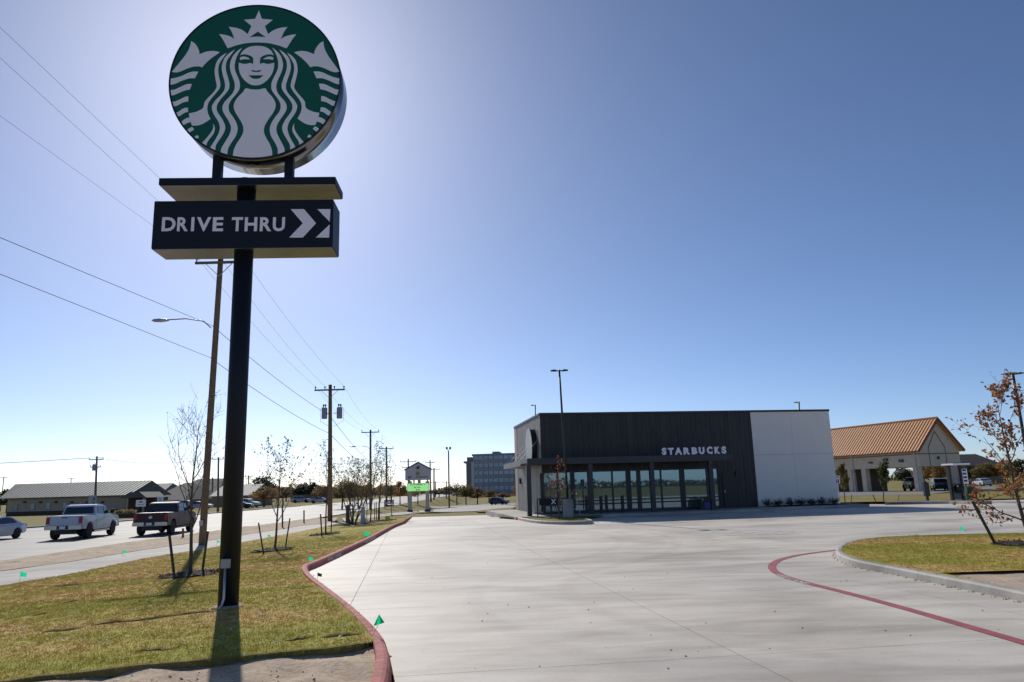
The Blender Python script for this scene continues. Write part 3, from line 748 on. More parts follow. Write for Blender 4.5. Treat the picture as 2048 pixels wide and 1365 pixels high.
for pl in ([(1470, 385), (1600, 385), (1718, 522), (1588, 662), (1455, 662), (1588, 522)], [(1730, 385), (1858, 385), (1850, 508)], [(1715, 662), (1845, 662), (1850, 534)]):
    q = [D_(*p) for p in pl]; bm = bmesh.new(); f = bm.faces.new([bm.verts.new((u, FACE-.004, z)) for u, z in q]); f.normal_update()
    if f.normal.y > 0: f.normal_flip()
    bmesh.ops.triangulate(bm, faces=[f]); me = bpy.data.meshes.new('chevron'); bm.to_mesh(me); bm.free(); wrap(me, 'chevron', m_white, box_)
# wiring box and conduit at the foot
u0, z0 = su(442, 1137, -.17); u1, z1 = su(461, 1118, -.17)
MB().box(u0, u1, -.215, -.13, z0, z1).build('junction_box', M('grey_box', (.38, .38, .40), .5), sign, bevel=.006)
um = (u0+u1)/2
MB().tube([(um, -.185, z0+.01), (um, -.185, .16), (um-.02, -.20, .08), (um-.06, -.24, 0), (um-.08, -.26, -.05)], .019, 8).build('conduit', m_galv, sign, smooth=True)

# ================================================================== SHOP
FFE = .08
SO = atz(1087, 1029, FFE); SZ = aty(1075, 827, SO.y).z
best = None
for k in range(60, 90):                      # turn of the front that keeps the roof line level
    az = R(k+.5); d = Vector((math.sin(az), math.cos(az), 0)); nn = Vector((-d.y, d.x, 0))
    zr = onplane(1658, 818, SO, nn).z
    if best is None or abs(zr-SZ) < best[0]: best = (abs(zr-SZ), az)
SAZ = R(81.0)
SHX = Vector((math.sin(SAZ), math.cos(SAZ), 0)); SHN = Vector((-SHX.y, SHX.x, 0))     # SHN points into the building
def bu(px, py, dy=0):
    p = onplane(px, py, SO+SHN*dy, SHN); return (p-SO).dot(SHX), p.z-FFE
shop = thing('coffee_shop', 'single-storey dark clad shop with big windows and a pale stucco end', 'shop', (SO.x, SO.y, FFE), math.atan2(SHX.y, SHX.x))
LEN = bu(1668, 912)[0]; UW = bu(1509, 912)[0]; HT = (bu(1075, 827)[1]+bu(1658, 818)[1])/2; DEP = 10.5
zc = (bu(1160, 932)[1]+bu(1440, 922)[1])/2   # underside of the canopy beam
m_clad = [M('cladding_%d' % k, c, .5, 0, .10, 4) for k, c in enumerate(((.024, .018, .017), (.029, .022, .021), (.018, .014, .015), (.034, .026, .024), (.026, .019, .019)))]
m_sidec = [M('side_cladding_%d' % k, c, .55, 0, .08, 4) for k, c in enumerate(((.17, .165, .165), (.21, .205, .20), (.13, .127, .13)))]
m_stucco = M('stucco', (.88, .80, .72), .9, 0, .03, 1.2, .15, 60)
m_tan = M('tan_panel', (.36, .31, .26), .8, 0, .08, 3)
GZ = bu(1227, 940)[1]                         # head of the glazing
xe = bu(1440, 980)[0]                         # right end of the glazing
xl = bu(1086, 980)[0]
core = MB()
core.box(.03, UW, .12, .35, GZ, HT-.12)           # wall above the windows
core.box(xe, UW, .12, .35, 0, GZ)
core.box(UW, LEN, .12, .4, 0, HT-.12)
core.box(.03, .3, .35, DEP, 0, HT-.12); core.box(LEN-.3, LEN, .4, DEP, 0, HT-.12); core.box(.3, LEN-.3, DEP-.3, DEP, 0, HT-.12)
core.box(.3, LEN-.3, .4, DEP-.3, HT-.6, HT-.4)
core.build('wall', m_clad[2], shop)
MB().box(.3, LEN-.3, .36, DEP-.3, .0, .02).build('floor', M('shop_floor', (.12, .10, .085), .4), shop)
MB().box(xe-.3, xe, .36, 6, .02, GZ+.6).build('partition', M('shop_inner', (.10, .085, .07), .8), shop)
MB().box(2.0, 11.0, 6.0, 6.7, .02, 1.1).build('counter', M('shop_counter', (.09, .06, .04), .6), shop)
# cladding boards with staggered joints
x = .03; k = 0; rg = random.Random(3)
while x < UW-.05:
    w = min(rg.choice((.28, .28, .42)), UW-x); z0 = GZ+.02 if x < xe else .03; z = z0
    cuts = sorted(rg.uniform(z0+.4, HT-.5) for _ in range(rg.choice((1, 2, 2))))
    for zt in cuts+[HT-.13]:
        MB().box(x+.006, x+w-.006, rg.choice((.095, .10, .085)), .118, z+.004, zt-.004).build('cladding_board', rg.choice(m_clad), shop); z = zt
    x += w
y = .12
while y < DEP-1.3:
    w = .28; MB().box(.0, .028, y+.006, y+w-.006, .03, HT-.13).build('side_board', rg.choice(m_sidec), shop); y += w
MB().box(-.02, .028, y, DEP, .03, HT-.13).build('end_panel', m_tan, shop)
for xa, xb in ((UW+.004, (UW+LEN)/2-.006), ((UW+LEN)/2+.006, LEN-.0)):
    for za, zb in ((.03, HT*.53), (HT*.53+.012, HT-.13)):
        MB().box(xa, xb, .055, .118, za, zb).build('stucco_panel', m_stucco, shop)
cop = MB(); cop.box(-.06, LEN+.04, .0, .5, HT-.13, HT); cop.box(-.06, .3, .5, DEP, HT-.13, HT); cop.box(LEN-.3, LEN+.04, .5, DEP, HT-.13, HT); cop.box(.3, LEN-.3, DEP-.4, DEP, HT-.13, HT)
cop.build('coping', m_bronze, shop, bevel=.01)
# storefront: frame members and panes
sf = MB().box(xl-.02, xe, .13, .24, .03, .12).build('storefront_frame', m_bronze, shop)
MB().box(xl-.02, xe, .125, .245, GZ-.1, GZ+.03).build('head_rail', m_bronze, sf)
mull = [(1085.5, 8), (1117, 3.5), (1147, 8), (1180, 6), (1227, 3), (1258, 7), (1280, 8), (1306, 8), (1325, 3), (1367, 9), (1421, 10), (1440, 3)]
mu = [(bu(p, 980)[0], w/2/31) for p, w in mull]
for u, hw in mu: MB().box(u-hw, u+hw, .12, .25, .12, GZ-.1).build('mullion', m_bronze, sf)
for (u0, h0), (u1, h1) in zip(mu, mu[1:]):
    MB().box(u0+h0, u1-h1, .178, .19, .12, GZ-.1).build('window_pane', m_glass, shop)
    for zz in (bu(1240, 1000)[1], bu(1240, 1007)[1]):
        MB().box(u0+h0, u1-h1, .155, .215, zz-.04, zz+.04).build('rail', m_bronze, sf)
# canopy on posts
CD = -2.3; zb_ = zc; zt_ = zc+.38
cl = bu(1054, 928, CD)[0]; cr_ = bu(1464, 920, CD)[0]
can = MB().box(cl, cr_, CD+.004, .09, zb_+.12, zt_-.05).build('canopy', m_bronze, shop)
MB().box(cl, cr_, CD-.06, CD, zb_, zt_).build('fascia', m_bronze, can)
lw = bu(1020, 938, .5)[0]
MB().box(cl, -.03, .1, 7.5, zb_+.02, zt_-.02).build('side_canopy', M('canopy_grey', (.16, .16, .165), .5), can)
for yy in (1.2, 3.6, 6.0):
    MB().bar((-.02, yy, zt_+1.25), (cl+.15, yy, zt_-.03), .035).build('tension_rod', m_galv, can)
for px, yb in ((1058, 980), (1182, 980), (1305.5, 980), (1424, 980)):
    u = bu(px, yb, CD+.12)[0]; MB().box(u-.13, u+.13, CD+.02, CD+.26, -.02, zb_+.01).build('canopy_post', m_bronze, shop)
for px in (1115, 1147, 1194, 1263, 1331, 1396):
    u = bu(px, 937, -1)[0]; MB().tube([(u, -1, zb_-.06), (u, -1, zb_+.13)], .06, 10).build('downlight', m_black, can)
# sconces and doors
MB().box(-.14, -.02, 8.0, 8.2, 1.9, 2.3).build('sconce', m_black, shop)
u = bu(1474, 952)[0]; MB().box(u-.07, u+.07, -.02, .085, 1.95, 2.3).build('sconce', m_black, shop)
u = bu(1462, 990)[0]; dr = MB().box(u-.45, u+.45, .06, .084, .04, 2.15).build('side_door', m_clad[0], shop); MB().box(u-.40, u-.36, .02, .06, .95, 1.12).build('handle', m_galv, dr)
# round wall emblem seen edge-on
rw = .0
em = MB().tube([(-.32, 2.6, HT-2.0), (-.03, 2.6, HT-2.0)], 1.25, 48).build('wall_emblem', m_black, shop)
MB().tube([(-.335, 2.6, HT-2.0), (-.322, 2.6, HT-2.0)], 1.22, 48).build('emblem_face', M('pale_green_face', (.42, .47, .45), .5, 0, .15, 1.5), em)
# name in raised letters on the canopy edge
L_ = lambda x, y: bu(1310+x/8.03, 880+y/8.03, CD)
for ch, x0, x1, yt, yb in (('S', 100, 190, 178, 300), ('T', 198, 308, 180, 297), ('A', 306, 442, 176, 296), ('R', 446, 570, 174, 292), ('B', 578, 684, 170, 289), ('U', 692, 802, 166, 286), ('C', 820, 930, 160, 284), ('K', 942, 1050, 158, 278), ('S', 1056, 1152, 155, 278)):
    a, z1 = L_(x0+6, yt); b_, _ = L_(x1-6, yb); z0 = L_(x0, yb)[1]; zz = zt_+.03
    letter(ch, a, b_, zz, zz+(z1-z0)*.95, CD, m_white, shop, .055, .08)
word_beam = MB().box(L_(90, 300)[0], L_(1160, 290)[0], CD+.0, CD+.06, zt_-.01, zt_+.028).build('letter_rail', m_bronze, can)
# raised walk round the shop
pad = [SO+SHX*a+SHN*b for a, b in ((-2.2, 11.5), (-2.2, -3.0), (UW+.4, -3.0), (UW+.4, -1.4), (LEN+1.2, -1.4), (LEN+1.2, 11.5))]
zz = MB().prism([(p.x, p.y) for p in pad], -.25, FFE-.002, XY).build('shop_walk', m_walk, bevel=.015); struct(zz)
def shopxy(u, v): p = SO+SHX*u+SHN*v; return p.x, p.y
# planted strip and shrubs along the stucco wall
bed = [shopxy(UW+.6, -.95), shopxy(LEN+.5, -.95), shopxy(LEN+.5, .02), shopxy(UW+.6, .02)]
struct(sheet('planting_bed', bed, lambda x, y: FFE+.05+.02*random.random(), .3, m_mulch))

# ================================================================== PLANTS
def rdir(rg): 
    v = Vector((rg.gauss(0, 1), rg.gauss(0, 1), rg.gauss(0, 1))); return v.normalized()
def leafquad(mb, p, s, rg, droop=.3):
    d = rdir(rg); d.z -= droop; d.normalize(); u = d.cross(rdir(rg)).normalized()
    a = p; mb.add([a, a+d*s*.5+u*s*.28, a+d*s, a+d*s*.5-u*s*.28], [(0, 1, 2, 3)])
def make_tree(name, label, loc, H, tr, seed, first=.3, limbs=9, up=.35, ang=45, lev=3, llen=.45, nleaf=1, lsize=.06, lmat=None, group=None, lean=(0, 0), stems=1, twigmat=None, leafp=1.0, cat='tree', leaftop=0):
    rg = random.Random(seed); t = thing(name, label, cat, loc, 0, group)
    trunk = MB(); tw = MB(); lv = MB()
    def branch(p, d, L, r, k):
        n = 5 if k < 2 else 4; pts = [p.copy()]; rad = [r]
        for i in range(n):
            d = (d+rdir(rg)*.16+Vector((0, 0, up*.22))).normalized(); p = p+d*(L/n); pts.append(p.copy()); rad.append(r*(1-.72*(i+1)/n))
        tgt = trunk if k == 0 else tw
        tgt.tube(pts, rad, 5 if k == 0 else 3, False)
        if k < lev:
            m = rg.randint(3, 5) if k < lev-1 else rg.randint(3, 5)
            for _ in range(m):
                i = rg.randint(1, n); f = rad[i]
                ax_ = rdir(rg).cross(d); ax_.normalize()
                nd = d.copy(); nd.rotate(Matrix.Rotation(R(rg.uniform(25, 55)), 3, ax_))
                branch(pts[i], nd, L*rg.uniform(.4, .68), max(.005, f*.62), k+1)
        if k >= lev-1 and lmat:
            for q in pts[1:]:
                if rg.random() < leafp and q.z > leaftop*H:
                    for _ in range(nleaf): leafquad(lv, q+rdir(rg)*lsize*.6, lsize*rg.uniform(.6, 1.3), rg)
    for sI in range(stems):
        p = Vector((0, 0, -.12)); d = Vector((lean[0], lean[1], 1)).normalized()
        if stems > 1:
            a = 2*math.pi*sI/stems+rg.random(); d = Vector((math.cos(a)*.38, math.sin(a)*.38, 1)).normalized(); p = Vector((math.cos(a)*.08, math.sin(a)*.08, -.1))
        n = 12; pts = [p.copy()]; rad = [tr*1.25]; LH = H*(.92 if stems == 1 else .8)
        for i in range(n):
            d = (d+Vector((rg.gauss(0, .035), rg.gauss(0, .035), .02))).normalized(); p = p+d*(LH/n); pts.append(p.copy()); rad.append(max(.006, tr*(1-.9*(i+1)/n)))
        trunk.tube(pts, rad, 8, False)
        for b in range(limbs):
            f = first+(1-first)*(b+.3)/limbs; i = f*n; k = min(n-1, int(i)); q = pts[k].lerp(pts[k+1], i-k)
            a = b*2.4+rg.random()*.9; an = R(ang*rg.uniform(.75, 1.2))*(1-.35*f)
            nd = Vector((math.cos(a)*math.sin(an), math.sin(a)*math.sin(an), math.cos(an)))
            branch(q, nd, H*llen*(1-.62*(f-first)/(1-first))*rg.uniform(.8, 1.15), max(.006, rad[k]*.6), 1)
    trunk.build('trunk', m_bark, t, smooth=True, fix=False); tw.build('limbs', twigmat or m_twig, t, smooth=True, fix=False)
    if lv.f: lv.build('crown', lmat, t, fix=False)
    return t
def stake(a, b, label, mat=m_black, w=.045, cat='stake', group='tree stakes'):
    a = Vector(a); b = Vector(b); o = MB().bar((0, 0, -.05), b-a, w).build('tree_stake', mat); o.location = a; tag(o, label, cat, group); return o
def mulch(c, r, label, zf):
    mb = MB(); n = 26; rg = random.Random(int(c[0]*100)); rings = [(0, .07), (.35, .075), (.7, .07), (.9, .045), (1, -.03)]
    for f, hh in rings:
        for k in range(n):
            a = 2*math.pi*k/n; rr = r*f*(1+.13*math.sin(a*3+c[0])+.06*rg.random()); x = c[0]+rr*math.cos(a); y = c[1]+rr*math.sin(a)
            mb.v.append((x-c[0], y-c[1], zf(x, y)-c[2]+hh+rg.uniform(-.02, .025)*(f > 0)))
    for i in range(len(rings)-1):
        for k in range(n): mb.f.append((i*n+k, i*n+(k+1) % n, (i+1)*n+(k+1) % n, (i+1)*n+k))
    for _ in range(130):           # chips
        a = rg.random()*6.28; rr = r*math.sqrt(rg.random())*.95; p = Vector((rr*math.cos(a), rr*math.sin(a), 0)); p.z = zf(c[0]+p.x, c[1]+p.y)-c[2]+.07; d = rdir(rg)*rg.uniform(.03, .07)
        mb.bar(p, p+d, .018, .01)
    o = mb.build('mulch_ring', m_mulch, fix=False); o.location = c; return stuff(o, label, 'mulch')
# -- staked young trees in the lawn
def sapling(px, py, top, seed, tl, stk, lab, where, **kw):
    c = gp(px, py); c.z = g(c.x, c.y); ht = aty(top[0], top[1], c.y).z-c.z
    make_tree('young_tree', lab, c, ht, seed=seed, lean=kw.pop('lean', (0, 0)), group='staked young trees', **kw)
    mulch(c, kw.get('mr', .75), 'dark bark mulch heaped round the '+where, g)
    for (x0, y0, x1, y1), side in zip(stk, ('left', 'right')):
        a = gp(x0, y0); b = aty(x1, y1, a.y+random.uniform(-.15, .15)); stake(a, b, '%s black stake beside the %s' % (side, where))
    return c
sapling(381, 1152, (362, 815), 11, 0, ((350, 1160, 339, 1072), (404, 1145, 416, 1062)), 'bare young tree with upright twigs left of the sign pole', 'bare young tree left of the sign pole',
        tr=.05, first=.30, limbs=11, up=.55, ang=42, lev=3, llen=.42, nleaf=1, lsize=.05, lmat=m_leafb, leafp=.10, leaftop=.3)
sapling(549, 1102, (558, 885), 23, 0, ((528, 1110, 517, 1046), (570, 1098, 580, 1037)), 'young tree with thin green leaves right of the sign pole', 'leafy young tree right of the sign pole',
        tr=.045, first=.30, limbs=14, up=.3, ang=52, lev=3, llen=.38, nleaf=1, lsize=.08, lmat=m_leafg, leafp=.5, leaftop=.35)
sapling(651, 1070, (643, 888), 31, 0, ((644, 1074, 641, 1028), (662, 1066, 664, 1030)), 'slender young tree in front of the pole with two transformers', 'slender young tree by the transformer pole',
        tr=.045, first=.35, limbs=10, up=.5, ang=38, lev=3, llen=.34, nleaf=1, lsize=.075, lmat=m_leafg, leafp=.35)
c = gp(706, 1049); make_tree('bushy_tree', 'bushy many-stemmed tree with sparse olive leaves beyond the lawn', c, 4.6, .05, 44, .2, 8, .4, 48, 3, .42, 1, .11, m_leafo, stems=6, leafp=.5)
mulch(c, 1.6, 'dark bark mulch under the many-stemmed tree', g)
for k, (px, py, h_, sd, lm) in enumerate(((741, 1046, 5.0, 51, m_leafg), (757, 1043, 4.4, 52, m_leafo), (784, 1034, 4.3, 53, m_leafg))):
    c = gp(px, py); make_tree('young_tree', ['young tree in front of the utility pole with a street lamp', 'young tree in a clump of thin stakes', 'thin young tree between the pole row and the marquee sign'][k], c, h_, .05, sd, .3, 9, .45, 40, 3, .36, 1, .10, lm, leafp=.6, group='staked young trees')
    if k == 1: mulch(c, 1.3, 'dark bark mulch under the clump of staked trees', g)
for k, px in enumerate((733.5, 749, 753, 759)):
    a = gp(px, 1042+random.uniform(-2, 2)); stake(a, a+Vector((random.uniform(-.05, .05), 0, 1.25)), '%s thin stake in the clump near the street kerb' % ('leftmost', 'second', 'third', 'rightmost')[k])
# white bag-wrapped plant and brown stump beside the bushy tree
def lathe(prof, n=16, wob=0, seed=0):
    rg = random.Random(seed); mb = MB()
    for r_0, z in prof:
        for k in range(n):
            a = 2*math.pi*k/n; rr = r_0*(1+wob*rg.uniform(-1, 1)); mb.v.append((rr*math.cos(a), rr*math.sin(a), z))
    for i in range(len(prof)-1):
        for k in range(n): mb.f.append((i*n+k, i*n+(k+1) % n, (i+1)*n+(k+1) % n, (i+1)*n+k))
    mb.f.append(tuple(range(n-1, -1, -1))); mb.f.append(tuple((len(prof)-1)*n+k for k in range(n))); return mb
o = lathe([(.15, -.05), (.17, .25), (.12, .6), (.10, .9), (.13, 1.0), (.04, 1.1)], 14, .16, 2).build('plant_wrap', M('white_plastic', (.45, .47, .52), .5), smooth=True)
o.location = gp(726, 1049); tag(o, 'white plastic wrapped bundle beside the many-stemmed tree', 'wrap')
o = lathe([(.15, -.05), (.14, .3), (.12, .9), (.13, 1.2), (.06, 1.26)], 10, .1, 3).build('wooden_stump', m_wood); o.location = gp(695, 1049); tag(o, 'short brown stump left of the many-stemmed tree', 'stump')
# -- russet tree on the island, with its long leaning stake and strap
ci = atz(2044, 1085, .02); c0 = gp(2066, 1090, lambda x, y: lz(x, y)+.14)
rt = make_tree('russet_tree', 'young oak with russet leaves on the island at right', c0, aty(2003, 765, c0.y).z-c0.z, .055, 64, .11, 14, .30, 62, 3, .33, 2, .105, m_leafr, lean=(-.10, 0), leafp=.75)
mulch(c0+Vector((-.1, 0, 0)), .75, 'dark bark mulch round the russet oak', lambda x, y: lz(x, y)+.13)
a = gp(1993, 1090, lambda x, y: lz(x, y)+.14); b = aty(1945, 1003, a.y-.1)
st_ = stake(a, b, 'long black stake leaning left beside the russet oak', w=.05)
MB().tube([b-a+Vector((0, 0, -.03)), (b-a).lerp(c0+Vector((0, 0, 1.35))-a, .5)+Vector((0, 0, -.02)), c0+Vector((-.04, 0, 1.35))-a], .007, 5).build('strap', m_woodg, st_)
# -- shrubs along the pale wall
for k, px in enumerate((1536, 1557, 1581, 1601, 1624, 1645, 1669)):
    p = onplane(px, 1006, SO+SHN*-.45, SHN); x, y = p.x, p.y; rg = random.Random(80+k)
    t = thing('shrub', '%s small shrub from the left along the pale wall' % ('first', 'second', 'third', 'fourth', 'fifth', 'sixth', 'seventh')[k], 'shrub', (x, y, FFE+.05), 0, 'shrubs along the pale wall')
    lv = MB(); tw = MB()
    for _ in range(26):
        d = rdir(rg); d.z = abs(d.z)+.4; d.normalize(); L = rg.uniform(.3, .55); tw.bar((0, 0, -.03), d*L, .008)
        for _ in range(9): leafquad(lv, d*L*rg.uniform(.4, 1)+rdir(rg)*.06, .085, rg)
    tw.build('stems', m_twig, t, fix=False); lv.build('foliage', m_leafd, t, fix=False)
# -- background trees: crown of leaf clumps on a trunk
def crown_mesh(seed, n, rx, rz, size, holes=.35):
    rg = np.random.RandomState(seed); nl = 22
    lob = rg.normal(0, 1, (nl, 3)); lob /= np.linalg.norm(lob, axis=1)[:, None]; lob *= (rg.uniform(.25, .82, nl)**.7)[:, None]; rad = rg.uniform(.2, .42, nl)
    k = rg.randint(0, nl, n); d = rg.normal(0, 1, (n, 3)); d /= np.linalg.norm(d, axis=1)[:, None]
    p = lob[k]+d*(rad[k]*rg.uniform(.45, 1, n)**.5)[:, None]
    p[:, 2] = np.where(p[:, 2] < -.6, -.6+.2*rg.rand(n), p[:, 2]); p *= np.array([rx, rx, rz])
    u = rg.normal(0, 1, (n, 3)); u /= np.linalg.norm(u, axis=1)[:, None]; w = np.cross(u, rg.normal(0, 1, (n, 3))); w /= np.linalg.norm(w, axis=1)[:, None]
    s = (size*rg.uniform(.6, 1.4, n))[:, None]
    v = np.stack([p-u*s*.5, p+w*s*.32, p+u*s*.5, p-w*s*.32], 1).reshape(-1, 3)
    me = bpy.data.meshes.new('crown'); me.from_pydata(v.tolist(), [], np.arange(4*n).reshape(n, 4).tolist()); me.materials.append(m_leafg); return me
CROWN = [crown_mesh(s, 4600, 1, 1, .095) for s in range(4)]; SPARSE = [crown_mesh(s+20, 1500, 1, 1, .08) for s in range(3)]
def limb_mesh(seed):
    rg = random.Random(seed); mb = MB(); mb.tube([(0, 0, -1.9), (.02, 0, -1.0), (.0, .03, -.3), (.03, 0, .5)], [.075, .06, .045, .01], 6, False)
    for k in range(16):
        z = -.75+k*.08; a = k*2.4; L = rg.uniform(.5, .95)*(1-.25*abs(k-6)/10); p = Vector((0, 0, z)); d = Vector((math.cos(a), math.sin(a), rg.uniform(.45, 1.1))).normalized()
        pts = [p]
        for i in range(4): d = (d+rdir(rg)*.2).normalized(); pts.append(pts[-1]+d*L/4)
        mb.tube(pts, [.026, .02, .014, .01, .004], 4, False)
        for i in (2, 3, 4):
            for _ in range(2): mb.tube([pts[i], pts[i]+(d+rdir(rg)*.8).normalized()*L*.35], [.008, .003], 3, False)
    me = bpy.data.meshes.new('trunk'); me.from_pydata(mb.v, [], mb.f); me.materials.append(m_bark); return me
LIMB = [limb_mesh(s) for s in range(3)]
def far_tree(px, pybase, pytop, wpx, Y, mat, label, seed, sparse=False, name='tree', zb=None, group='background trees'):
    b = aty(px, pybase, Y); tz = aty(px, pytop, Y).z; zg = g(b.x, Y)-.05 if zb is None else zb; H = max(1.5, tz-zg); rx = wpx/2*Y/F_PX
    t = thing(name, label, 'tree', (b.x, Y, zg), 0, group); rz = H*.40
    c = wrap((SPARSE if sparse else CROWN)[seed % 3], 'crown', None, t); c.scale = (rx, rx, rz); c.location = (0, 0, H-rz*.98); c.rotation_euler = (0, 0, seed*1.3)
    c.material_slots[0].link = 'OBJECT'; c.material_slots[0].material = mat
    k = wrap(LIMB[seed % 3], 'trunk', None, t); k.scale = (rx*.9, rx*.9, (H-rz)/1.9); k.location = (0, 0, H-rz); k.rotation_euler = (0, 0, seed*.7)
    return t
BT = [  # px, base, top, width, distance, leaf, label, sparse
 (12, 1025, 975, 40, 165, m_leafd, 'dark tree at the left end of the long metal-roofed building', 0),
 (520, 1012, 953, 74, 175, m_leafd, 'dark rounded evergreen behind the leafy sapling', 0),
 (487, 1015, 967, 36, 172, m_leafd, 'dark evergreen peeping out beside the sign pole', 0),
 (528, 1015, 972, 60, 150, m_leafy, 'amber brown tree in front of the dark evergreen', 0),
 (566, 1012, 972, 46, 168, m_leafb, 'brown tree right of the amber tree across the street', 0),
 (598, 1005, 962, 44, 200, m_leafd, 'dark evergreen above the grey house across the street', 0),
 (622, 1005, 962, 40, 205, m_leafd, 'dark evergreen left of the transformer pole', 0),
 (640, 1012, 976, 40, 190, m_leafb, 'brown tree low behind the transformer pole', 0),
 (684, 1022, 958, 62, 108, m_leafo, 'broad olive green tree right of the transformer pole', 0),
 (716, 1022, 965, 50, 112, m_leafb, 'brownish half-bare tree beyond the many-stemmed tree', 1),
 (800, 1018, 962, 34, 130, m_leafy, 'amber tree left of the marquee sign', 0),
 (836, 1016, 968, 36, 140, m_leafb, 'brown tree seen between the marquee posts', 1),
 (893, 1005, 973, 34, 210, m_leafb, 'brown tree left of the twin-head lamp post', 0),
 (914, 1006, 960, 34, 185, m_leafg, 'tall thin green tree right of the twin-head lamp post', 1),
 (932, 1005, 966, 40, 190, m_leafo, 'olive tree at the left foot of the office block', 0),
 (955, 1005, 974, 40, 195, m_leafb, 'brown tree in front of the office block', 0),
 (978, 1004, 980, 34, 230, m_leafo, 'low olive tree behind the grey sport utility car', 0),
 (1006, 1002, 984, 40, 240, m_leafb, 'low brown tree right of the grey sport utility car', 0),
 (1034, 1004, 970, 30, 200, m_leafb, 'thin reddish tree at the left edge of the shop', 1),
 (572, 1008, 974, 44, 240, m_leafo, 'olive tree low behind the brown trees across the street', 0),
 (656, 1008, 966, 46, 150, m_leafb, 'brown tree spreading behind the transformer pole', 0),
 (700, 1014, 962, 54, 135, m_leafo, 'olive brown tree behind the many-stemmed tree', 0),
 (733, 1012, 968, 46, 150, m_leafb, 'brown tree behind the pole with a small street lamp', 0),
 (760, 1010, 966, 46, 165, m_leafy, 'amber brown tree left of the bare-crossarm pole', 0),
 (783, 1010, 968, 40, 150, m_leafb, 'reddish brown tree right of the bare-crossarm pole', 0),
 (822, 1012, 972, 30, 160, m_leafy, 'amber tree behind the left marquee post', 0),
 (878, 1006, 978, 36, 230, m_leafd, 'dark low tree right of the marquee sign', 0),
 (1850, 975, 925, 44, 150, m_leafy, 'amber tree seen under the bank canopy', 0),
 (1885, 975, 925, 48, 155, m_leafy, 'amber tree between bank canopy and order kiosk', 0),
 (1815, 978, 930, 40, 160, m_leafd, 'dark tree seen deep under the bank canopy', 0),
 (1940, 972, 930, 50, 165, m_leafd, 'dark green tree below the dark roof at right', 0),
 (1975, 970, 925, 50, 160, m_leafo, 'olive tree behind the russet oak, left side', 0),
 (2012, 968, 918, 54, 158, m_leafy, 'amber tree behind the russet oak, right side', 0),
 (2048, 966, 915, 54, 150, m_leafg, 'green tree at the right edge behind the russet oak', 0)]
for k, (px, b0, t0, w, Y, mt, lab, sp_) in enumerate(BT): far_tree(px, b0, t0, w, Y, mt, lab, k+1, bool(sp_))
# distant belt of trees closing the horizon, and the wood behind the viewer that the windows mirror
def belt(name, pts, hmin, hmax, label, n, mat, size=1.3):
    rg = np.random.RandomState(5); P = []
    for (x0, y0), (x1, y1) in zip(pts, pts[1:]):
        m = int(n*math.hypot(x1-x0, y1-y0)/100); t = rg.rand(m); x = x0+(x1-x0)*t; y = y0+(y1-y0)*t+rg.normal(0, 4, m)
        hh = hmin+(hmax-hmin)*(.5+.5*np.sin(x*.09)*np.sin(x*.031+1))*(.7+.3*np.sin(x*.37)); z = hh*rg.rand(m)**.8-2.4
        P.append(np.stack([x, y, z], 1))
    p = np.concatenate(P); n = len(p); u = rg.normal(0, 1, (n, 3)); u /= np.linalg.norm(u, axis=1)[:, None]; w = np.cross(u, rg.normal(0, 1, (n, 3))); w /= np.linalg.norm(w, axis=1)[:, None]
    s = (size*rg.uniform(.6, 1.4, n))[:, None]; v = np.stack([p-u*s*.6, p+w*s*.4, p+u*s*.6, p-w*s*.4], 1).reshape(-1, 3)
    me = bpy.data.meshes.new(name); me.from_pydata(v.tolist(), [], np.arange(4*n).reshape(n, 4).tolist())
    return stuff(wrap(me, name, mat), label, 'trees')
belt('distant_wood', [(-420, 520), (-150, 470), (0, 480), (160, 430), (420, 330)], 3.5, 8.5, 'far line of dark trees along the horizon', 1500, m_leafd)
belt('roadside_wood', [(-320, -270), (-60, -260), (160, -255), (420, -240)], 4.5, 8, 'line of trees mirrored in the shop windows', 3000, m_leafg, 1.1)

# ================================================================== POLES AND WIRES
def insul(mb, p, s=1.0): mb.tube([p, p+Vector((0, 0, .12*s)), p+Vector((0, 0, .13*s)), p+Vector((0, 0, .22*s)), p+Vector((0, 0, .26*s))], [.03*s, .03*s, .07*s, .06*s, .02*s], 7)
def utility_pole(base, top, label, arm=2.3, armdz=.35, r0=.19, r1=.12, mat=m_wood, arms=1, armrot=0, pins=3):
    base = Vector(base); top = Vector(top); t = thing('utility_pole', label, 'utility pole', base, 0, 'wooden utility poles'); d = top-base
    MB().tube([(0, 0, -.3)]+[d*(k/6) for k in range(1, 7)], [r0]+[r0+(r1-r0)*k/6 for k in range(1, 7)], 12).build('pole', mat, t, smooth=True)
    tips = []
    for k in range(arms):
        c = d-Vector((0, 0, armdz+k*1.1)); ax_ = Vector((math.cos(armrot), math.sin(armrot), 0)); w = arm*(1-.25*k)
        c2 = c+Vector((0, -.17, 0))
        ar = MB().bar(c2-ax_*w/2, c2+ax_*w/2, .1, .12).build('crossarm', m_woodg, t)
        MB().bar(c2+ax_*w*.3, c-Vector((0, .12, .7)), .03).build('brace', m_galv, ar); MB().bar(c2-ax_*w*.3, c-Vector((0, .12, .7)), .03).build('brace', m_galv, ar)
        for f in np.linspace(-.47, .47, pins if pins != 4 else 4):
            q = c2+ax_*w*float(f)+Vector((0, 0, .06)); mb = MB(); insul(mb, q); mb.build('insulator', m_black, ar, smooth=True)
            if k == 0: tips.append(base+q+Vector((0, 0, .24)))
    return t, tips
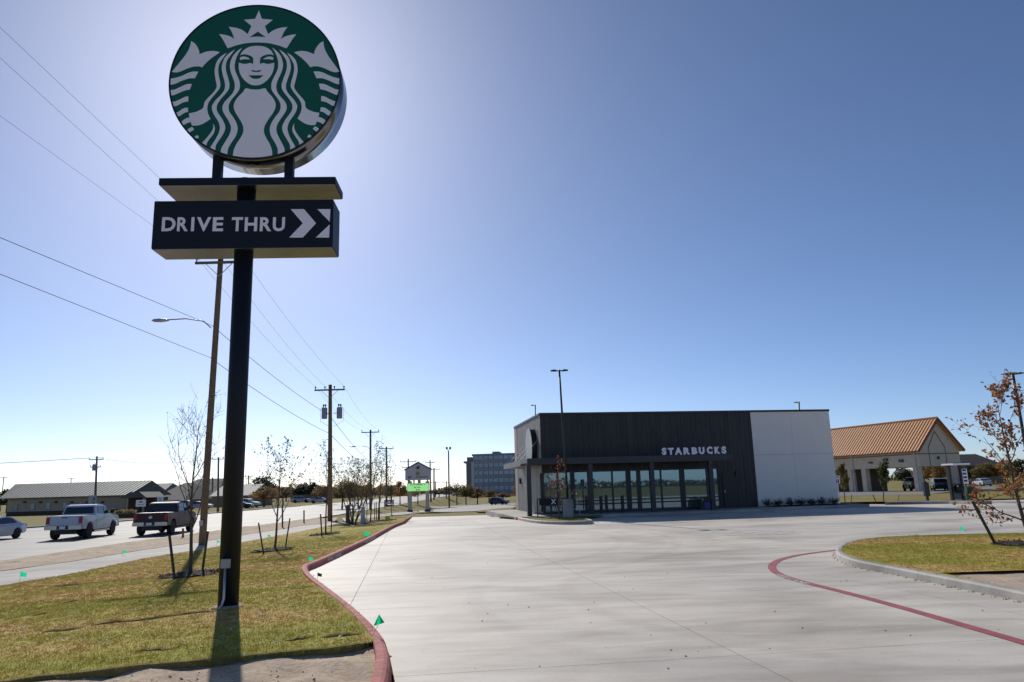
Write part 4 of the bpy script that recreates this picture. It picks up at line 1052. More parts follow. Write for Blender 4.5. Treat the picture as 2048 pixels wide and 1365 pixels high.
def wire(pts, sag, r, label, n=14):
    out = []
    for a, b in zip(pts, pts[1:]):
        a = Vector(a); b = Vector(b)
        for k in range(n):
            f = k/n; p = a.lerp(b, f); p.z -= sag*4*f*(1-f); out.append(p)
    out.append(Vector(pts[-1])); o = MB().tube([p-out[0] for p in out], r, 5, False).build('overhead_wire', M('wire_grey', (.16, .165, .18), .9, 0, .1, 2, spec=.1), smooth=True, fix=False); o.location = out[0]
    return tag(o, label, 'wire', 'overhead wires along the street')
def street_lamp_arm(t, h, reach, mat=m_galv):
    """bracket and cobra-head lamp reaching over the street (to -x)"""
    pts = [(-.12, 0, h-.45), (-.5, 0, h-.1), (-reach*.5, 0, h+.05), (-reach+.5, 0, h+.02)]
    MB().tube(pts, .03, 8).build('lamp_arm', mat, t, smooth=True)
    hd = MB(); c = Vector((-reach+.1, 0, h)); 
    for f, w, zz in ((-.42, .05, .02), (-.3, .15, .07), (0, .17, .09), (.25, .12, .07), (.42, .05, .04)):
        hd.v += [tuple(c+Vector((f, w*math.cos(a), zz*math.sin(a)*1.1))) for a in [k*math.pi/4 for k in range(8)]]
    for i in range(4):
        for k in range(8): hd.f.append((i*8+k, i*8+(k+1) % 8, (i+1)*8+(k+1) % 8, (i+1)*8+k))
    hd.f += [tuple(range(8)), tuple(range(32, 40))]
    hd.build('lamp_head', mat, t, smooth=True)
p1b = gp(404, 1091); p1t = aty(441.5, 516, p1b.y)
P1, T1 = utility_pole(p1b, p1t, 'wooden utility pole with a street lamp arm beside the sign pole', 2.4, .3, .17, .13)
hl = aty(424, 660, p1b.y).z-p1b.z; reach = p1t.x-aty(311, 640, p1b.y).x
street_lamp_arm(P1, hl+.55, 2.75)
MB().box(-.08, .08, -.27, -.17, .9, 1.15).build('tag_plate', m_galv, P1)
p2b = gp(660, 1043); p2t = aty(660.5, 770, p2b.y)
P2, T2 = utility_pole(p2b, p2t, 'wooden utility pole carrying two grey transformers', 2.5, .45, .20, .14, pins=4)
for s in (-1, 1):
    zt = aty(660, 815, p2b.y).z-p2b.z; c = Vector((s*.62, -.05, zt-.95))
    cn = lathe([(.2, 0), (.23, .05), (.23, .85), (.2, .92), (.05, .95)], 16).build('transformer', M('transformer_grey', (.30, .31, .34), .5), P2, smooth=False); cn.location = c
    MB().bar((s*.12, -.05, zt-.5), c+Vector((-s*.18, 0, .45)), .06).build('bracket', m_galv, P2)
    for q in (-.08, .08):
        mb = MB(); insul(mb, c+Vector((q, 0, .92)), 1.1); mb.build('bushing', m_black, P2)
    MB().tube([c+Vector((s*.08, 0, 1.1)), c+Vector((s*.36, 0, .8)), c+Vector((s*.30, 0, -.2)), Vector((s*.16, -.05, zt-1.6))], .012, 5).build('lead', m_black, P2)
p3b = atz(741, 1023, -.85); p3b.z = g(p3b.x, p3b.y); p3t = aty(741, 860, p3b.y)
P3, T3 = utility_pole(p3b, p3t, 'utility pole with a small street lamp beyond the transformer pole', 2.4, .35, .18, .12, m_woodg)
street_lamp_arm(P3, aty(741, 897, p3b.y).z-p3b.z+.3, 2.6)
p4b = atz(773, 1016, -1.0); p4b.z = g(p4b.x, p4b.y); p4t = aty(773, 894, p4b.y)
P4, T4 = utility_pole(p4b, p4t, 'utility pole with a bare crossarm left of the marquee sign', 2.4, .3, .17, .12, m_woodg)
def pole_px(bx, by, tx, ty, Y, label, **k):
    b = aty(bx, by, Y); b.z = g(b.x, Y)-.02; return utility_pole(b, aty(tx, ty, Y), label, **k)
P5, T5 = pole_px(190, 1020, 194, 913, 112, 'utility pole with a transformer in front of the long tan building', arm=2.2, armdz=.5, mat=m_woodg, arms=2)
zt = aty(190, 935, 112).z-P5.location.z
cn = lathe([(.3, 0), (.33, .06), (.33, .9), (.1, 1.0)], 12).build('transformer', M('transformer_grey', (.3, .31, .34), .5), P5); cn.location = (-.5, -.1, zt-.5)
P6, T6 = pole_px(436, 1020, 437, 915, 118, 'utility pole seen between the street-lamp pole and the sign pole', arm=1.8, armdz=.3, mat=m_woodg)
P7, T7 = pole_px(817, 1015, 816.5, 918, 150, 'utility pole rising behind the left of the marquee sign', arm=3.2, armdz=.6, mat=m_woodg, arms=2)
P8, T8 = pole_px(862, 1012, 860, 921, 165, 'utility pole rising at the right edge of the marquee sign', arm=2.0, armdz=.5, mat=m_woodg)
for bx, ty, Y, lab in ((868, 936, 180, 'thin pole right of the marquee sign'), (871, 963, 240, 'small far utility pole right of the marquee sign'), (497, 951, 210, 'far utility pole right of the sign pole'), (620, 957, 230, 'far utility pole above the evergreen trees'), (425, 955, 190, 'far utility pole between the two tall poles'), (893, 963, 260, 'far utility pole left of the twin-head lamp post')):
    pole_px(bx, 1005, bx, ty, Y, lab, arm=3.0, armdz=.4, mat=m_woodg, r0=.2, r1=.15, pins=3)
# conductors: back over the viewer's left, then pole to pole
prev = [aty(0, 55, 17), aty(0, 116, 17.5), aty(0, 232, 19)]
def beyond(t, q, L=30): d = (Vector(q)-Vector(t)).normalized(); return Vector(t)+d*L
names = ('top', 'middle', 'lowest')
for k, (tp, q) in enumerate(zip([T1[2], T1[1], T1[0]], prev)):
    wire([beyond(tp, q, 34), tp], 0.0, .005, '%s of three thin wires rising to the upper left corner' % names[k])
    wire([tp, T2[(3, 1, 0)[k]]], .35, .0065, '%s thin wire from the lamp pole to the transformer pole' % ('right', 'middle', 'left')[k])
    wire([T2[(3, 1, 0)[k]], T3[2-k]], .6, .0075, '%s thin wire beyond the transformer pole' % ('right', 'middle', 'left')[k])
    wire([T3[2-k], T4[2-k]], .2, .0075, '%s thin wire from the small lamp pole onward' % ('right', 'middle', 'left')[k])
for k, (pa, pb, pc) in enumerate((((0, 477), (425, 652), (660, 832)), ((0, 550), (421, 716), (660, 868)))):
    a = aty(*pb, p1b.y); c = aty(*pc, p2b.y); q = aty(*pa, 20 if k == 0 else 20.5)
    wire([beyond(a, q, 34), a], -.02, .011, ('upper', 'lower')[k]+' thick cable coming in from the left edge')
    wire([a, c], .25, .015, ('upper', 'lower')[k]+' thick cable from the lamp pole to the transformer pole')
    wire([c, p3b+Vector((0, 0, (6.2, 5.4)[k]))], .35, .02, ('upper', 'lower')[k]+' thick cable beyond the transformer pole')
for k in (0, 2):
    wire([T5[k]+Vector((-60, -6, -.7)), T5[k]], .5, .02, ('upper', 'lower')[k//2]+' wire left of the pole by the tan building')
wire([T5[1], T6[1]], .9, .02, 'wire crossing behind the bare young tree'); wire([T6[1], T7[0]], .8, .02, 'long wire crossing behind the saplings'); wire([T7[2], T8[0]], .3, .02, 'short wire behind the marquee sign')
# far car-park lamps (T-shaped)
def lot_lamp(base, top, label, w=.5, r=.07, ped=0, lean=(0, 0), heads=(-1, 1), arm=.45, name='lamp_post'):
    base = Vector(base); t = thing(name, label, 'lamp post', base, 0, 'car park lamp posts'); d = Vector(top)-base
    if ped: lathe([(.30, -.15), (.30, ped), (.27, ped+.03)], 18).build('concrete_base', m_kerb, t)
    MB().tube([(0, 0, ped-.02), d], [r, r*.8], 10).build('pole', m_bronze, t, smooth=True)
    for s in heads:
        a = MB().bar(d-Vector((0, 0, .06)), d+Vector((s*.2, 0, -.06)), .06).build('arm', m_bronze, t)
        MB().prism([(s*.18, 0), (s*.3, .035), (s*(arm+.15), .0), (s*(arm+.15), -.035), (s*.18, -.06)], -.17, .17, lambda p, q, c: (d.x+p, d.y+c, d.z+q-.03)).build('lamp_head', m_bronze, t)
    return t
pl = gp(1137, 1038, lz); pl.z = lz(pl.x, pl.y)+.1
lot_lamp(pl, aty(1118.5, 740, pl.y), 'twin-head lamp post on a concrete base in front of the shop', ped=.95, arm=.36)
q = aty(2072, 1012, 38); q.z = lz(q.x, 38); lot_lamp(q, aty(2025, 746, 38), 'twin-head lamp post at the right edge behind the russet oak', arm=.36, r=.09)
q = aty(1071, 1000, 74); q.z = g(q.x, 74); lot_lamp(q, aty(1070.5, 810, 74), 'lamp post top showing above the left roof corner', heads=(-1,), arm=.3)
q = aty(1602, 1000, 72); q.z = g(q.x, 72); lot_lamp(q, aty(1598, 804, 72), 'lamp post top showing above the pale wall', heads=(-1,), arm=.35, r=.09)
q = aty(898.5, 1013, 150); q.z = g(q.x, 150); t = lot_lamp(q, aty(897, 903, 150), 'tall lamp post with two floodlights beyond the lot', r=.16, heads=())
for s in (-1, 1):
    d = aty(897, 903, 150)-q; MB().bar(d, d+Vector((s*.28, 0, .5)), .1).build('arm', m_bronze, t); MB().box(d.x+s*.34-.18, d.x+s*.34+.18, -.2, .2, d.z+.4, d.z+.85).build('floodlight', m_bronze, t)
for px, ty, Y, lab in ((138, 958, 190, 'T-shaped lamp above the long metal roof'), (2, 956, 190, 'T-shaped lamp at the left edge'), (413, 968, 180, 'T-shaped lamp left of the sign pole')):
    b = aty(px, 1010, Y); b.z = g(b.x, Y)-.02; t = thing('lamp_post', lab, 'lamp post', b, 0, 'far lamp posts'); zt = aty(px, ty, Y).z-b.z
    MB().tube([(0, 0, -.2), (0, 0, zt)], .1, 6).build('pole', m_bronze, t); MB().box(-.85, .85, -.15, .15, zt, zt+.12).build('lamp_bar', m_bronze, t)

# ================================================================== VEHICLES  (x forward)
def arc(cx, cz, r, a0, a1, n=9): return [(cx+r*math.cos(R(a0+(a1-a0)*k/n)), cz+r*math.sin(R(a0+(a1-a0)*k/n))) for k in range(n+1)]
def wheel(t, x, y, r, w):
    s = 1 if y > 0 else -1
    ty = lathe([(r*.62, -w/2), (r*.94, -w/2), (r, -w*.3), (r, w*.3), (r*.94, w/2), (r*.62, w/2)], 28).build('wheel', m_rubber, t); ty.location = (x, y, r); ty.rotation_euler = (R(90), 0, 0)
    rm = lathe([(r*.64, -w*.4), (r*.66, w*.42), (r*.58, w*.36), (r*.2, w*.3), (r*.12, w*.40)], 24).build('rim', m_rim, ty); rm.rotation_euler = (R(180) if s > 0 else 0, 0, 0)
    for k in range(6):
        a = k*math.pi/3; sg = -1 if s > 0 else 1
        MB().prism([(.2*r*math.cos(a)-.03*math.sin(a), .2*r*math.sin(a)+.03*math.cos(a)), (.2*r*math.cos(a)+.03*math.sin(a), .2*r*math.sin(a)-.03*math.cos(a)), (.62*r*math.cos(a+.13), .62*r*math.sin(a+.13)), (.62*r*math.cos(a+.35), .62*r*math.sin(a+.35))], sg*w*.34, sg*w*.44, XY).build('spoke_gap', m_black, ty)
def carpaint(name, col, rough=.28, metal=.15):
    m = M(name, col, rough, metal, .03, 2); b = m.node_tree.nodes['Principled BSDF']; b.inputs['Coat Weight'].default_value = .45; b.inputs['Coat Roughness'].default_value = .15; return m
def hull(t, name, outline, hw, mat, bevel, narrow=None):
    """side outline carried across the width; narrow(x, z) scales the half-width"""
    fn = (lambda a, b, c: (a, c*(narrow(a, b) if narrow else 1), b))
    return MB().prism(outline, -hw, hw, fn).build(name, mat, t, bevel=bevel)
def side_glass(t, poly, hw, narrow, off=.006, mat=None, parent=None):
    for s in (-1, 1):
        MB().prism(poly, 0, .012, lambda a, b, c: (a, s*(hw*narrow(a, b)+off+c), b)).build('side_window', mat or m_cglass, t)
def pickup(label, loc, rz, paint, chrome_bumper=True, badge=False, lightm=None, group='pickups'):
    t = thing('pickup_truck', label, 'pickup truck', loc, rz, group); hw = 1.0; r = .42
    m_tl = M('tail_light', (.42, .012, .025), .25, 0, .1, 6); m_ch = M('bumper_chrome', (.6, .6, .6), .15, 1, .05, 3)
    body = [(-2.92, .62), (-2.40, .56)]+arc(-1.86, .42, .54, 165, 15)+[(-1.28, .48), (1.28, .48)]+arc(1.86, .42, .54, 165, 15)+[(2.46, .5), (2.80, .52), (2.90, .70), (2.88, 1.08), (2.78, 1.19), (2.3, 1.26), (1.42, 1.32), (-.98, 1.33), (-2.90, 1.33), (-2.94, 1.2), (-2.93, .8)]
    nb = lambda a, b: (1.0 if b < 1.0 else 1.0-.10*(b-1.0))*(1-.05*ss(2.2, 2.9, a))
    hull(t, 'body', body, hw, paint, .035, nb)
    cabp = [(1.5, 1.27), (1.38, 1.36), (.62, 1.86), (.35, 1.92), (-.2, 1.945), (-.72, 1.92), (-.86, 1.85), (-.98, 1.5), (-1.0, 1.27)]
    nc = lambda a, b: .975-.24*max(0, b-1.3)
    hull(t, 'cab', cabp, hw, paint, .03, nc)
    side_glass(t, [(1.16, 1.38), (.56, 1.80), (.28, 1.84), (.26, 1.38)], hw, nc); side_glass(t, [(.16, 1.38), (.18, 1.84), (-.66, 1.83), (-.82, 1.40)], hw, nc)
    MB().add([(-.895-.02, -.74, 1.80), (-.895-.02, .74, 1.80), (-.995-.02, .84, 1.42), (-.995-.02, -.84, 1.42), (-.88, -.74, 1.80), (-.88, .74, 1.80), (-.98, .84, 1.42), (-.98, -.84, 1.42)], [(0, 1, 2, 3), (7, 6, 5, 4), (0, 4, 5, 1), (1, 5, 6, 2), (2, 6, 7, 3), (3, 7, 4, 0)]).build('rear_window', m_cglass, t)
    MB().add([(1.40, -.84, 1.37), (1.40, .84, 1.37), (.64, .74, 1.86), (.64, -.74, 1.86), (1.38, -.84, 1.36), (1.38, .84, 1.36), (.62, .74, 1.85), (.62, -.74, 1.85)], [(0, 1, 2, 3), (7, 6, 5, 4), (0, 4, 5, 1), (1, 5, 6, 2), (2, 6, 7, 3), (3, 7, 4, 0)]).build('windscreen', m_cglass, t)
    MB().box(-2.82, -1.06, -.84, .84, 1.30, 1.345).build('dark_bed_inset', m_black, t)  # bed is solid; black slab stands in for its shaded interior
    MB().box(-2.965, -2.935, -.74, .74, .86, 1.31).build('tailgate', paint, t, bevel=.01)
    MB().box(-2.985, -2.96, -.16, .16, 1.22, 1.27).build('tailgate_handle', m_black, t)
    if badge: bd = lathe([(.11, 0), (.11, .02), (.07, .035)], 14).build('badge', m_rim, t); bd.location = (-2.965, 0, 1.08); bd.rotation_euler = (0, R(-90), 0)
    for s in (-1, 1):
        MB().box(-2.97, -2.80, s*.78 if s > 0 else -.965, s*.965 if s > 0 else -.78, .90, 1.27).build('tail_light', m_tl, t, bevel=.02)
        MB().box(2.80, 2.905, s*.6 if s > 0 else -.93, s*.93 if s > 0 else -.6, .88, 1.06).build('headlight', m_rim, t, bevel=.02)
        mr = MB().box(1.08, 1.26, s*1.02 if s > 0 else -1.24, s*1.24 if s > 0 else -1.02, 1.40, 1.62).build('mirror', m_black, t, bevel=.03)
        for hx in (.36, -.58): MB().box(hx-.12, hx+.06, s*1.0 if s > 0 else -1.02, s*1.02 if s > 0 else -1.0, 1.20, 1.235).build('door_handle', m_ch if not badge else paint, t)
        for sx in (.24, -.92): MB().box(sx-.006, sx+.006, s*1.0 if s > 0 else -1.003, s*1.003 if s > 0 else -1.0, .56, 1.30).build('door_gap', m_black, t)
        MB().box(-1.2, 1.2, s*.86 if s > 0 else -1.02, s*1.02 if s > 0 else -.86, .36, .44).build('side_step', m_black if badge else m_ch, t, bevel=.01)
    bmp = MB().box(-3.12, -2.90, -.98, .98, .58, .80).build('rear_bumper', m_ch if chrome_bumper else m_black, t, bevel=.03)
    MB().box(-3.15, -3.118, -.30, .30, .60, .795).build('step_pad', m_black, bmp); MB().box(-3.165, -3.15, -.16, .16, .63, .77).build('number_plate', m_white, bmp)
    MB().box(2.82, 3.0, -.95, .95, .5, .78).build('front_bumper', m_black, t, bevel=.03)
    MB().box(-2.7, 2.6, -.6, .6, .30, .58).build('chassis', m_black, t)
    for x in (-1.86, 1.86):
        for s in (-1, 1): wheel(t, x, s*.86, r, .28)
        MB().tube([(x, -.8, r), (x, .8, r)], .07, 8).build('axle', m_black, t)
    return t
def carlike(name, cat, label, loc, rz, paint, body, cab, glassl, L, hw, r, wx, tumble=.33, zbelt=.95, group='cars'):
    t = thing(name, label, cat, loc, rz, group); m_tl = M('tail_light', (.42, .012, .025), .25, 0, .1, 6)
    nb = lambda a, b: (1-.10*ss(L*.33, L*.5, abs(a)))*(1 if b < .75 else 1-.12*(b-.75)); nc = lambda a, b: (.95-tumble*max(0, b-zbelt))*(1-.10*ss(L*.33, L*.5, abs(a)))
    hull(t, 'body', body, hw, paint, .05, nb); hull(t, 'cabin', cab, hw, paint, .04, nc)
    for gpoly in glassl: side_glass(t, gpoly, hw, nc)
    for s in (-1, 1):
        MB().box(-L/2-.01, -L/2+.2, s*.55*hw if s > 0 else -.88*hw, s*.88*hw if s > 0 else -.55*hw, .72, .9).build('tail_light', m_tl, t, bevel=.02)
        MB().box(L/2-.25, L/2-.03, s*.5*hw if s > 0 else -.85*hw, s*.85*hw if s > 0 else -.5*hw, .62, .76).build('headlight', m_rim, t, bevel=.02)
        MB().box(wx*.42, wx*.42+.16, s*hw*.98 if s > 0 else -hw*1.12, s*hw*1.12 if s > 0 else -hw*.98, zbelt+.02, zbelt+.17).build('mirror', paint, t, bevel=.03)
        MB().box(-.14, .06, s*hw*.985 if s > 0 else -hw*1.0, s*hw*1.0 if s > 0 else -hw*.985, zbelt-.13, zbelt-.1).build('door_handle', m_rim, t)
    for x in (-wx, wx):
        for s in (-1, 1): wheel(t, x, s*(hw-.12), r, .22)
    MB().box(-L/2+.3, L/2-.3, -hw*.7, hw*.7, .2, .4).build('chassis', m_black, t)
    return t
def screens(t, rear, front, w0, w1):
    for nm, ((xa, za), (xb, zb)), o in (('rear_window', rear, -.012), ('windscreen', front, .012)):
        MB().add([(xa+o, -w0, za), (xa+o, w0, za), (xb+o, w1, zb), (xb+o, -w1, zb), (xa, -w0, za-.01), (xa, w0, za-.01), (xb, w1, zb-.01), (xb, -w1, zb-.01)], [(0, 1, 2, 3), (7, 6, 5, 4), (0, 4, 5, 1), (1, 5, 6, 2), (2, 6, 7, 3), (3, 7, 4, 0)]).build(nm, m_cglass, t)
def sedan(label, loc, rz, paint, group='cars'):
    L = 4.8
    body = [(-2.38, .38), (-2.0, .30)]+arc(-1.42, .32, .38, 170, 10)+[(-1.0, .24), (1.0, .24)]+arc(1.42, .32, .38, 170, 10)+[(1.9, .28), (2.32, .32), (2.40, .5), (2.36, .68), (2.15, .80), (1.2, .92), (-1.4, .98), (-2.1, .99), (-2.36, .93), (-2.42, .7)]
    cab = [(1.25, .90), (.45, 1.32), (.1, 1.42), (-.5, 1.44), (-1.0, 1.36), (-1.85, .98), (-1.85, .93)]
    t = carlike('sedan', 'car', label, loc, rz, paint, body, cab, [[(.95, .98), (.42, 1.27), (.08, 1.35), (.04, .99)], [(-.04, .99), (.0, 1.36), (-.5, 1.38), (-.95, 1.31), (-1.35, 1.02)]], L, .92, .33, 1.42, zbelt=.98, group=group)
    screens(t, ((-1.78, 1.02), (-1.05, 1.35)), ((1.2, .94), (.47, 1.32)), .72, .58); return t
def suv(label, loc, rz, paint, group='cars'):
    L = 4.7
    body = [(-2.30, .45), (-1.95, .36)]+arc(-1.38, .36, .42, 170, 10)+[(-.95, .32), (.95, .32)]+arc(1.40, .36, .42, 170, 10)+[(1.88, .36), (2.28, .40), (2.36, .6), (2.33, .85), (2.15, .98), (1.15, 1.08), (-1.9, 1.10), (-2.30, 1.05), (-2.36, .8)]
    cab = [(1.22, 1.05), (.5, 1.55), (.2, 1.66), (-1.3, 1.68), (-1.85, 1.60), (-2.22, 1.10), (-2.22, 1.05)]
    t = carlike('suv', 'car', label, loc, rz, paint, body, cab, [[(.95, 1.12), (.45, 1.48), (.15, 1.57), (.1, 1.13)], [(.02, 1.13), (.05, 1.58), (-.85, 1.59), (-.9, 1.14)], [(-1.0, 1.14), (-.95, 1.59), (-1.5, 1.58), (-1.9, 1.18)]], L, .95, .37, 1.39, .26, 1.08, group)
    screens(t, ((-2.19, 1.16), (-1.88, 1.56)), ((1.2, 1.08), (.52, 1.54)), .78, .64); return t
zr = lambda p: Vector((p.x, p.y, g(p.x, p.y)+.02))
_m = None; c_white = carpaint('paint_white', (.50, .52, .60)); c_maroon = carpaint('paint_maroon', (.065, .006, .010), .5, 0); c_maroon.node_tree.nodes['Principled BSDF'].inputs['Coat Weight'].default_value = .12; c_silver = carpaint('paint_silver', (.46, .49, .56), .25, .4); c_blue = carpaint('paint_bluegrey', (.05, .065, .10), .25, .4); c_black = carpaint('paint_black', (.012, .013, .016)); c_red = carpaint('paint_red', (.2, .02, .02))
def car_at(px0, py0, Y=None):
    return zr(gp(px0, py0))
w1 = gp(172, 1078); w2 = gp(230, 1073)        # near-side wheels touch the road here
HD = R(90+1)
def set_on(px, py, xo, yo, head):             # place so that the wheel (xo, yo) lands on the pixel
    p = zr(gp(px, py)); v = Vector((xo, yo, 0)); v.rotate(Matrix.Rotation(head, 3, 'Z')); return Vector((p.x-v.x, p.y-v.y, p.z))
pickup('white crew-cab pickup truck driving away on the street', set_on(173, 1078, -1.97, -.91, R(99)), R(99), c_white).scale = (1.06,)*3
pickup('dark red crew-cab pickup truck driving away behind the bare young tree', set_on(341, 1070, -1.97, -.91, R(97)), R(97), c_maroon, True, True).scale = (1.06,)*3
sedan('silver white sedan cut off by the left edge', set_on(31, 1078, -1.42, .80, R(-92)), R(-92), c_silver)
suv('blue grey sport utility car on the far drive left of the shop', zr(gp(998, 1010)), R(-28), c_blue)

# ================================================================== BANK WITH DRIVE-THROUGH CANOPY
BZ = -.5
BK = atz(1847, 986.5, BZ); BAZ = R(-19)      # near right corner; front runs away to the left
BD = Vector((math.sin(BAZ), math.cos(BAZ), 0)); BN = Vector((-BD.y, BD.x, 0))   # BN: outward front normal is -BNs
FRx = -BD; FN = Vector((BD.y, -BD.x, 0))     # local x to the right along the front, local y into the building
if FN.y < 0: FN = -FN
FN = Vector((-FRx.y, FRx.x, 0))
bank = thing('bank', 'tan bank drive-through with an orange metal gable roof', 'building', BK, math.atan2(FRx.y, FRx.x))
def ku(px, py, dy=0): p = onplane(px, py, BK+FN*dy, FN); return (p-BK).dot(FRx), p.z-BZ
ev = ku(1842, 896)[1]; bb = ku(1832, 934)[1]; DB = None
# depth of the gable end from its apex and far eave
def end_d(px, py):                            # on the end wall plane x=0: depth and height
    p = onplane(px, py, BK, FRx); return (p-BK).dot(FN), p.z-BZ
dA, hA = end_d(1872, 839); dE, hE = end_d(1917, 897)
DW = max(6, min(22, dE)); HA = hA; xL = -44.0
m_btan = M('bank_stucco', (.74, .60, .46), .9, 0, .08, 1.5, .1, 40); m_broof = M('bank_roof', (.95, .42, .13), .7, 0, .1, 2); m_bseam = M('bank_seam', (.24, .07, .025), .6, 0, .1, 2); m_bdk = M('bank_trim', (.22, .18, .155), .8)
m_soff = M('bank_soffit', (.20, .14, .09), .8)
wl_ = MB()
wl_.box(xL, 0, 0, .4, bb, ev); wl_.box(xL, 0, DW-.4, DW, bb, ev); wl_.box(-.4, 0, .4, DW-.4, bb, ev)
wl_.prism([(0, ev), (DW, ev), (DW/2, HA-.15)], -.35, -.02, YZ)
wl_.build('upper_wall', m_btan, bank)
MB().box(xL, -.4, .4, DW-.4, bb, bb+.15).build('soffit', m_soff, bank)
for zz in (bb+(ev-bb)*.66,):
    MB().box(xL, .04, -.04, 0, zz, zz+.14).build('trim_band', m_bdk, bank); MB().box(0, .04, 0, DW, zz, zz+.14).build('trim_band', m_bdk, bank)
# arch outline on the gable
for a, b in (((DW*.26, bb), (DW*.26, ev+.1)), ((DW*.66, bb), (DW*.66, ev+.1)), ((DW*.26, ev+.1), (DW*.46, ev+(HA-ev)*.58)), ((DW*.66, ev+.1), (DW*.46, ev+(HA-ev)*.58))):
    MB().bar((.01, a[0], a[1]), (.01, b[0], b[1]), .05, .1).build('arch_moulding', m_bdk, bank)
rf = MB(); ov = .5; sl_ = (HA-ev)/(DW/2)
for s, y0, y1 in ((0, -ov, DW/2), (1, DW+ov, DW/2)):
    z0 = ev-ov*sl_; rf.add([(xL, y0, z0), (ov, y0, z0), (ov, y1, HA+.02), (xL, y1, HA+.02), (xL, y0, z0+.12), (ov, y0, z0+.12), (ov, y1, HA+.14), (xL, y1, HA+.14)], [(0, 1, 2, 3), (4, 5, 6, 7), (0, 1, 5, 4), (1, 2, 6, 5), (2, 3, 7, 6), (3, 0, 4, 7)])
roof = rf.build('roof', m_broof, bank)
z0 = ev-ov*sl_+.12; x = ov-.03
sm_ = MB().add([(-.07, -ov, z0), (.07, -ov, z0), (.07, -ov, z0+.09), (-.07, -ov, z0+.09), (-.07, DW/2, HA+.14), (.07, DW/2, HA+.14), (.07, DW/2, HA+.23), (-.07, DW/2, HA+.23)], [(0, 1, 2, 3), (7, 6, 5, 4), (0, 4, 5, 1), (1, 5, 6, 2), (2, 6, 7, 3), (3, 7, 4, 0)]).build('roof_seam', m_bseam, roof)
step = (ku(1842, 893)[0]-ku(1668, 906)[0])/31; sm_.location.x = x-.05; k = 1
while x-.05-k*step > xL:
    c = sm_.copy(); COL.objects.link(c); c.location.x = x-.05-k*step; k += 1
MB().box(xL, ov+.02, -ov-.10, -ov, z0-.12, z0+.03).build('gutter', m_bseam, roof); MB().box(xL, ov+.02, DW/2-.12, DW/2+.12, HA+.15, HA+.32).build('ridge_cap', m_broof, roof)
for s, y0 in ((1, -ov), (-1, DW+ov)): MB().bar((ov+.03, y0, z0-.05), (ov+.03, DW/2, HA+.06), .05, .36).build('barge_board', m_bseam, roof)
xs = [ku(1718, 960)[0], -.55]
for cx in (ku(1700, 960)[0], ku(1760, 960)[0]-3, -.9):
    MB().box(cx-.4, cx+.4, .05, .85, -.2, bb+.01).build('column', m_btan, bank)
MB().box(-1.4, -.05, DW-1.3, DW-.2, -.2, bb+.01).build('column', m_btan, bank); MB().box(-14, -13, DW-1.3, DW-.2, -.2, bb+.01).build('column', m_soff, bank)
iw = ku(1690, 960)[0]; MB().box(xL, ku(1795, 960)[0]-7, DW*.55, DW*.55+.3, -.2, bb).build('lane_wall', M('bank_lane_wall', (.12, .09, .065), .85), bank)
for px in (1706, 1832):
    u = ku(px, 930)[0]; MB().box(u-.07, u+.07, -.15, -.02, -.15, ev-.15).build('downspout', M('white_metal', (.6, .58, .56), .5), bank)
for px, py in ((1687, 930), (1742, 926)): u, z = ku(px, py); MB().box(u-.35, u+.35, -.16, -.045, z-.1, z+.1).build('lane_sign', m_black, bank)
for px, py in ((1772, 920), (1803, 922)): u, z = ku(px, py); MB().box(u-.38, u+.38, -.16, -.045, z-.18, z+.18).build('lane_light', m_black, bank); MB().box(u-.2, u+.2, -.17, -.16, z-.06, z+.06).build('lane_arrow', M('lane_green', (.03, .35, .12), .5), bank)
_, z = end_d(1882, 916); MB().box(.02, .16, DW*.46-.15, DW*.46+.15, z-.2, z+.2).build('vent', m_black, bank)
MB().box(-6, -3, DW*.66, DW*.66+2, HA-1.0, HA+.0).build('roof_unit', M('roof_unit', (.20, .26, .27), .5), bank)
# lane island furniture
def ground_at(px, py, f=None): p = gp(px, py, f); return p
p = onplane(1830, 985, BK+FN*4.5, FN); p.z = g(p.x, p.y); pickup('black pickup truck parked under the bank canopy', p, R(75), c_black, False)
p = onplane(1880, 983, BK+FN*7.5, FN); p.z = g(p.x, p.y); suv('dark sport utility car beyond the bank canopy column', p, R(68), c_blue)
p = onplane(1742, 987, BK+FN*5, FN); p.z = g(p.x, p.y); lathe([(.3, -.05), (.34, .9), (.36, 1.0), (.2, 1.12)], 14).build('litter_bin', m_black).location = p
tag(bpy.data.objects['litter_bin'], 'black round bin under the bank canopy', 'bin')
# drive along the bank and grass verge in front of it
struct(sheet('bank_lane', [tuple(gp(*p)[:2]) for p in ((1640, 992), (1690, 993), (1850, 989), (1900, 985), (1900, 982), (1640, 984))], gf(.03), 4, m_road))
struct(sheet('bank_verge', [tuple(gp(*p)[:2]) for p in ((1672, 1006), (1860, 1003), (1985, 999), (2130, 996), (2130, 985), (1990, 985), (1860, 988), (1676, 993))], lambda x, y: g(x, y)+.02, 2.5, m_field))
struct(sheet('far_car_park', [tuple(gp(*p)[:2]) for p in ((1870, 982), (2140, 975), (2140, 970), (1870, 976))], gf(.03), 5, m_road))
vk = [gp(*p, lz) for p in ((1770, 1010), (1830, 1009), (1890, 1008), (1958, 1009))]
kerb('verge_kerb', smooth_path(vk, lz), m_kerb, 3, [(0, -.06), (.012, 0), (.04, .16), (.09, .18), (.9, .18), (.95, -.06)])
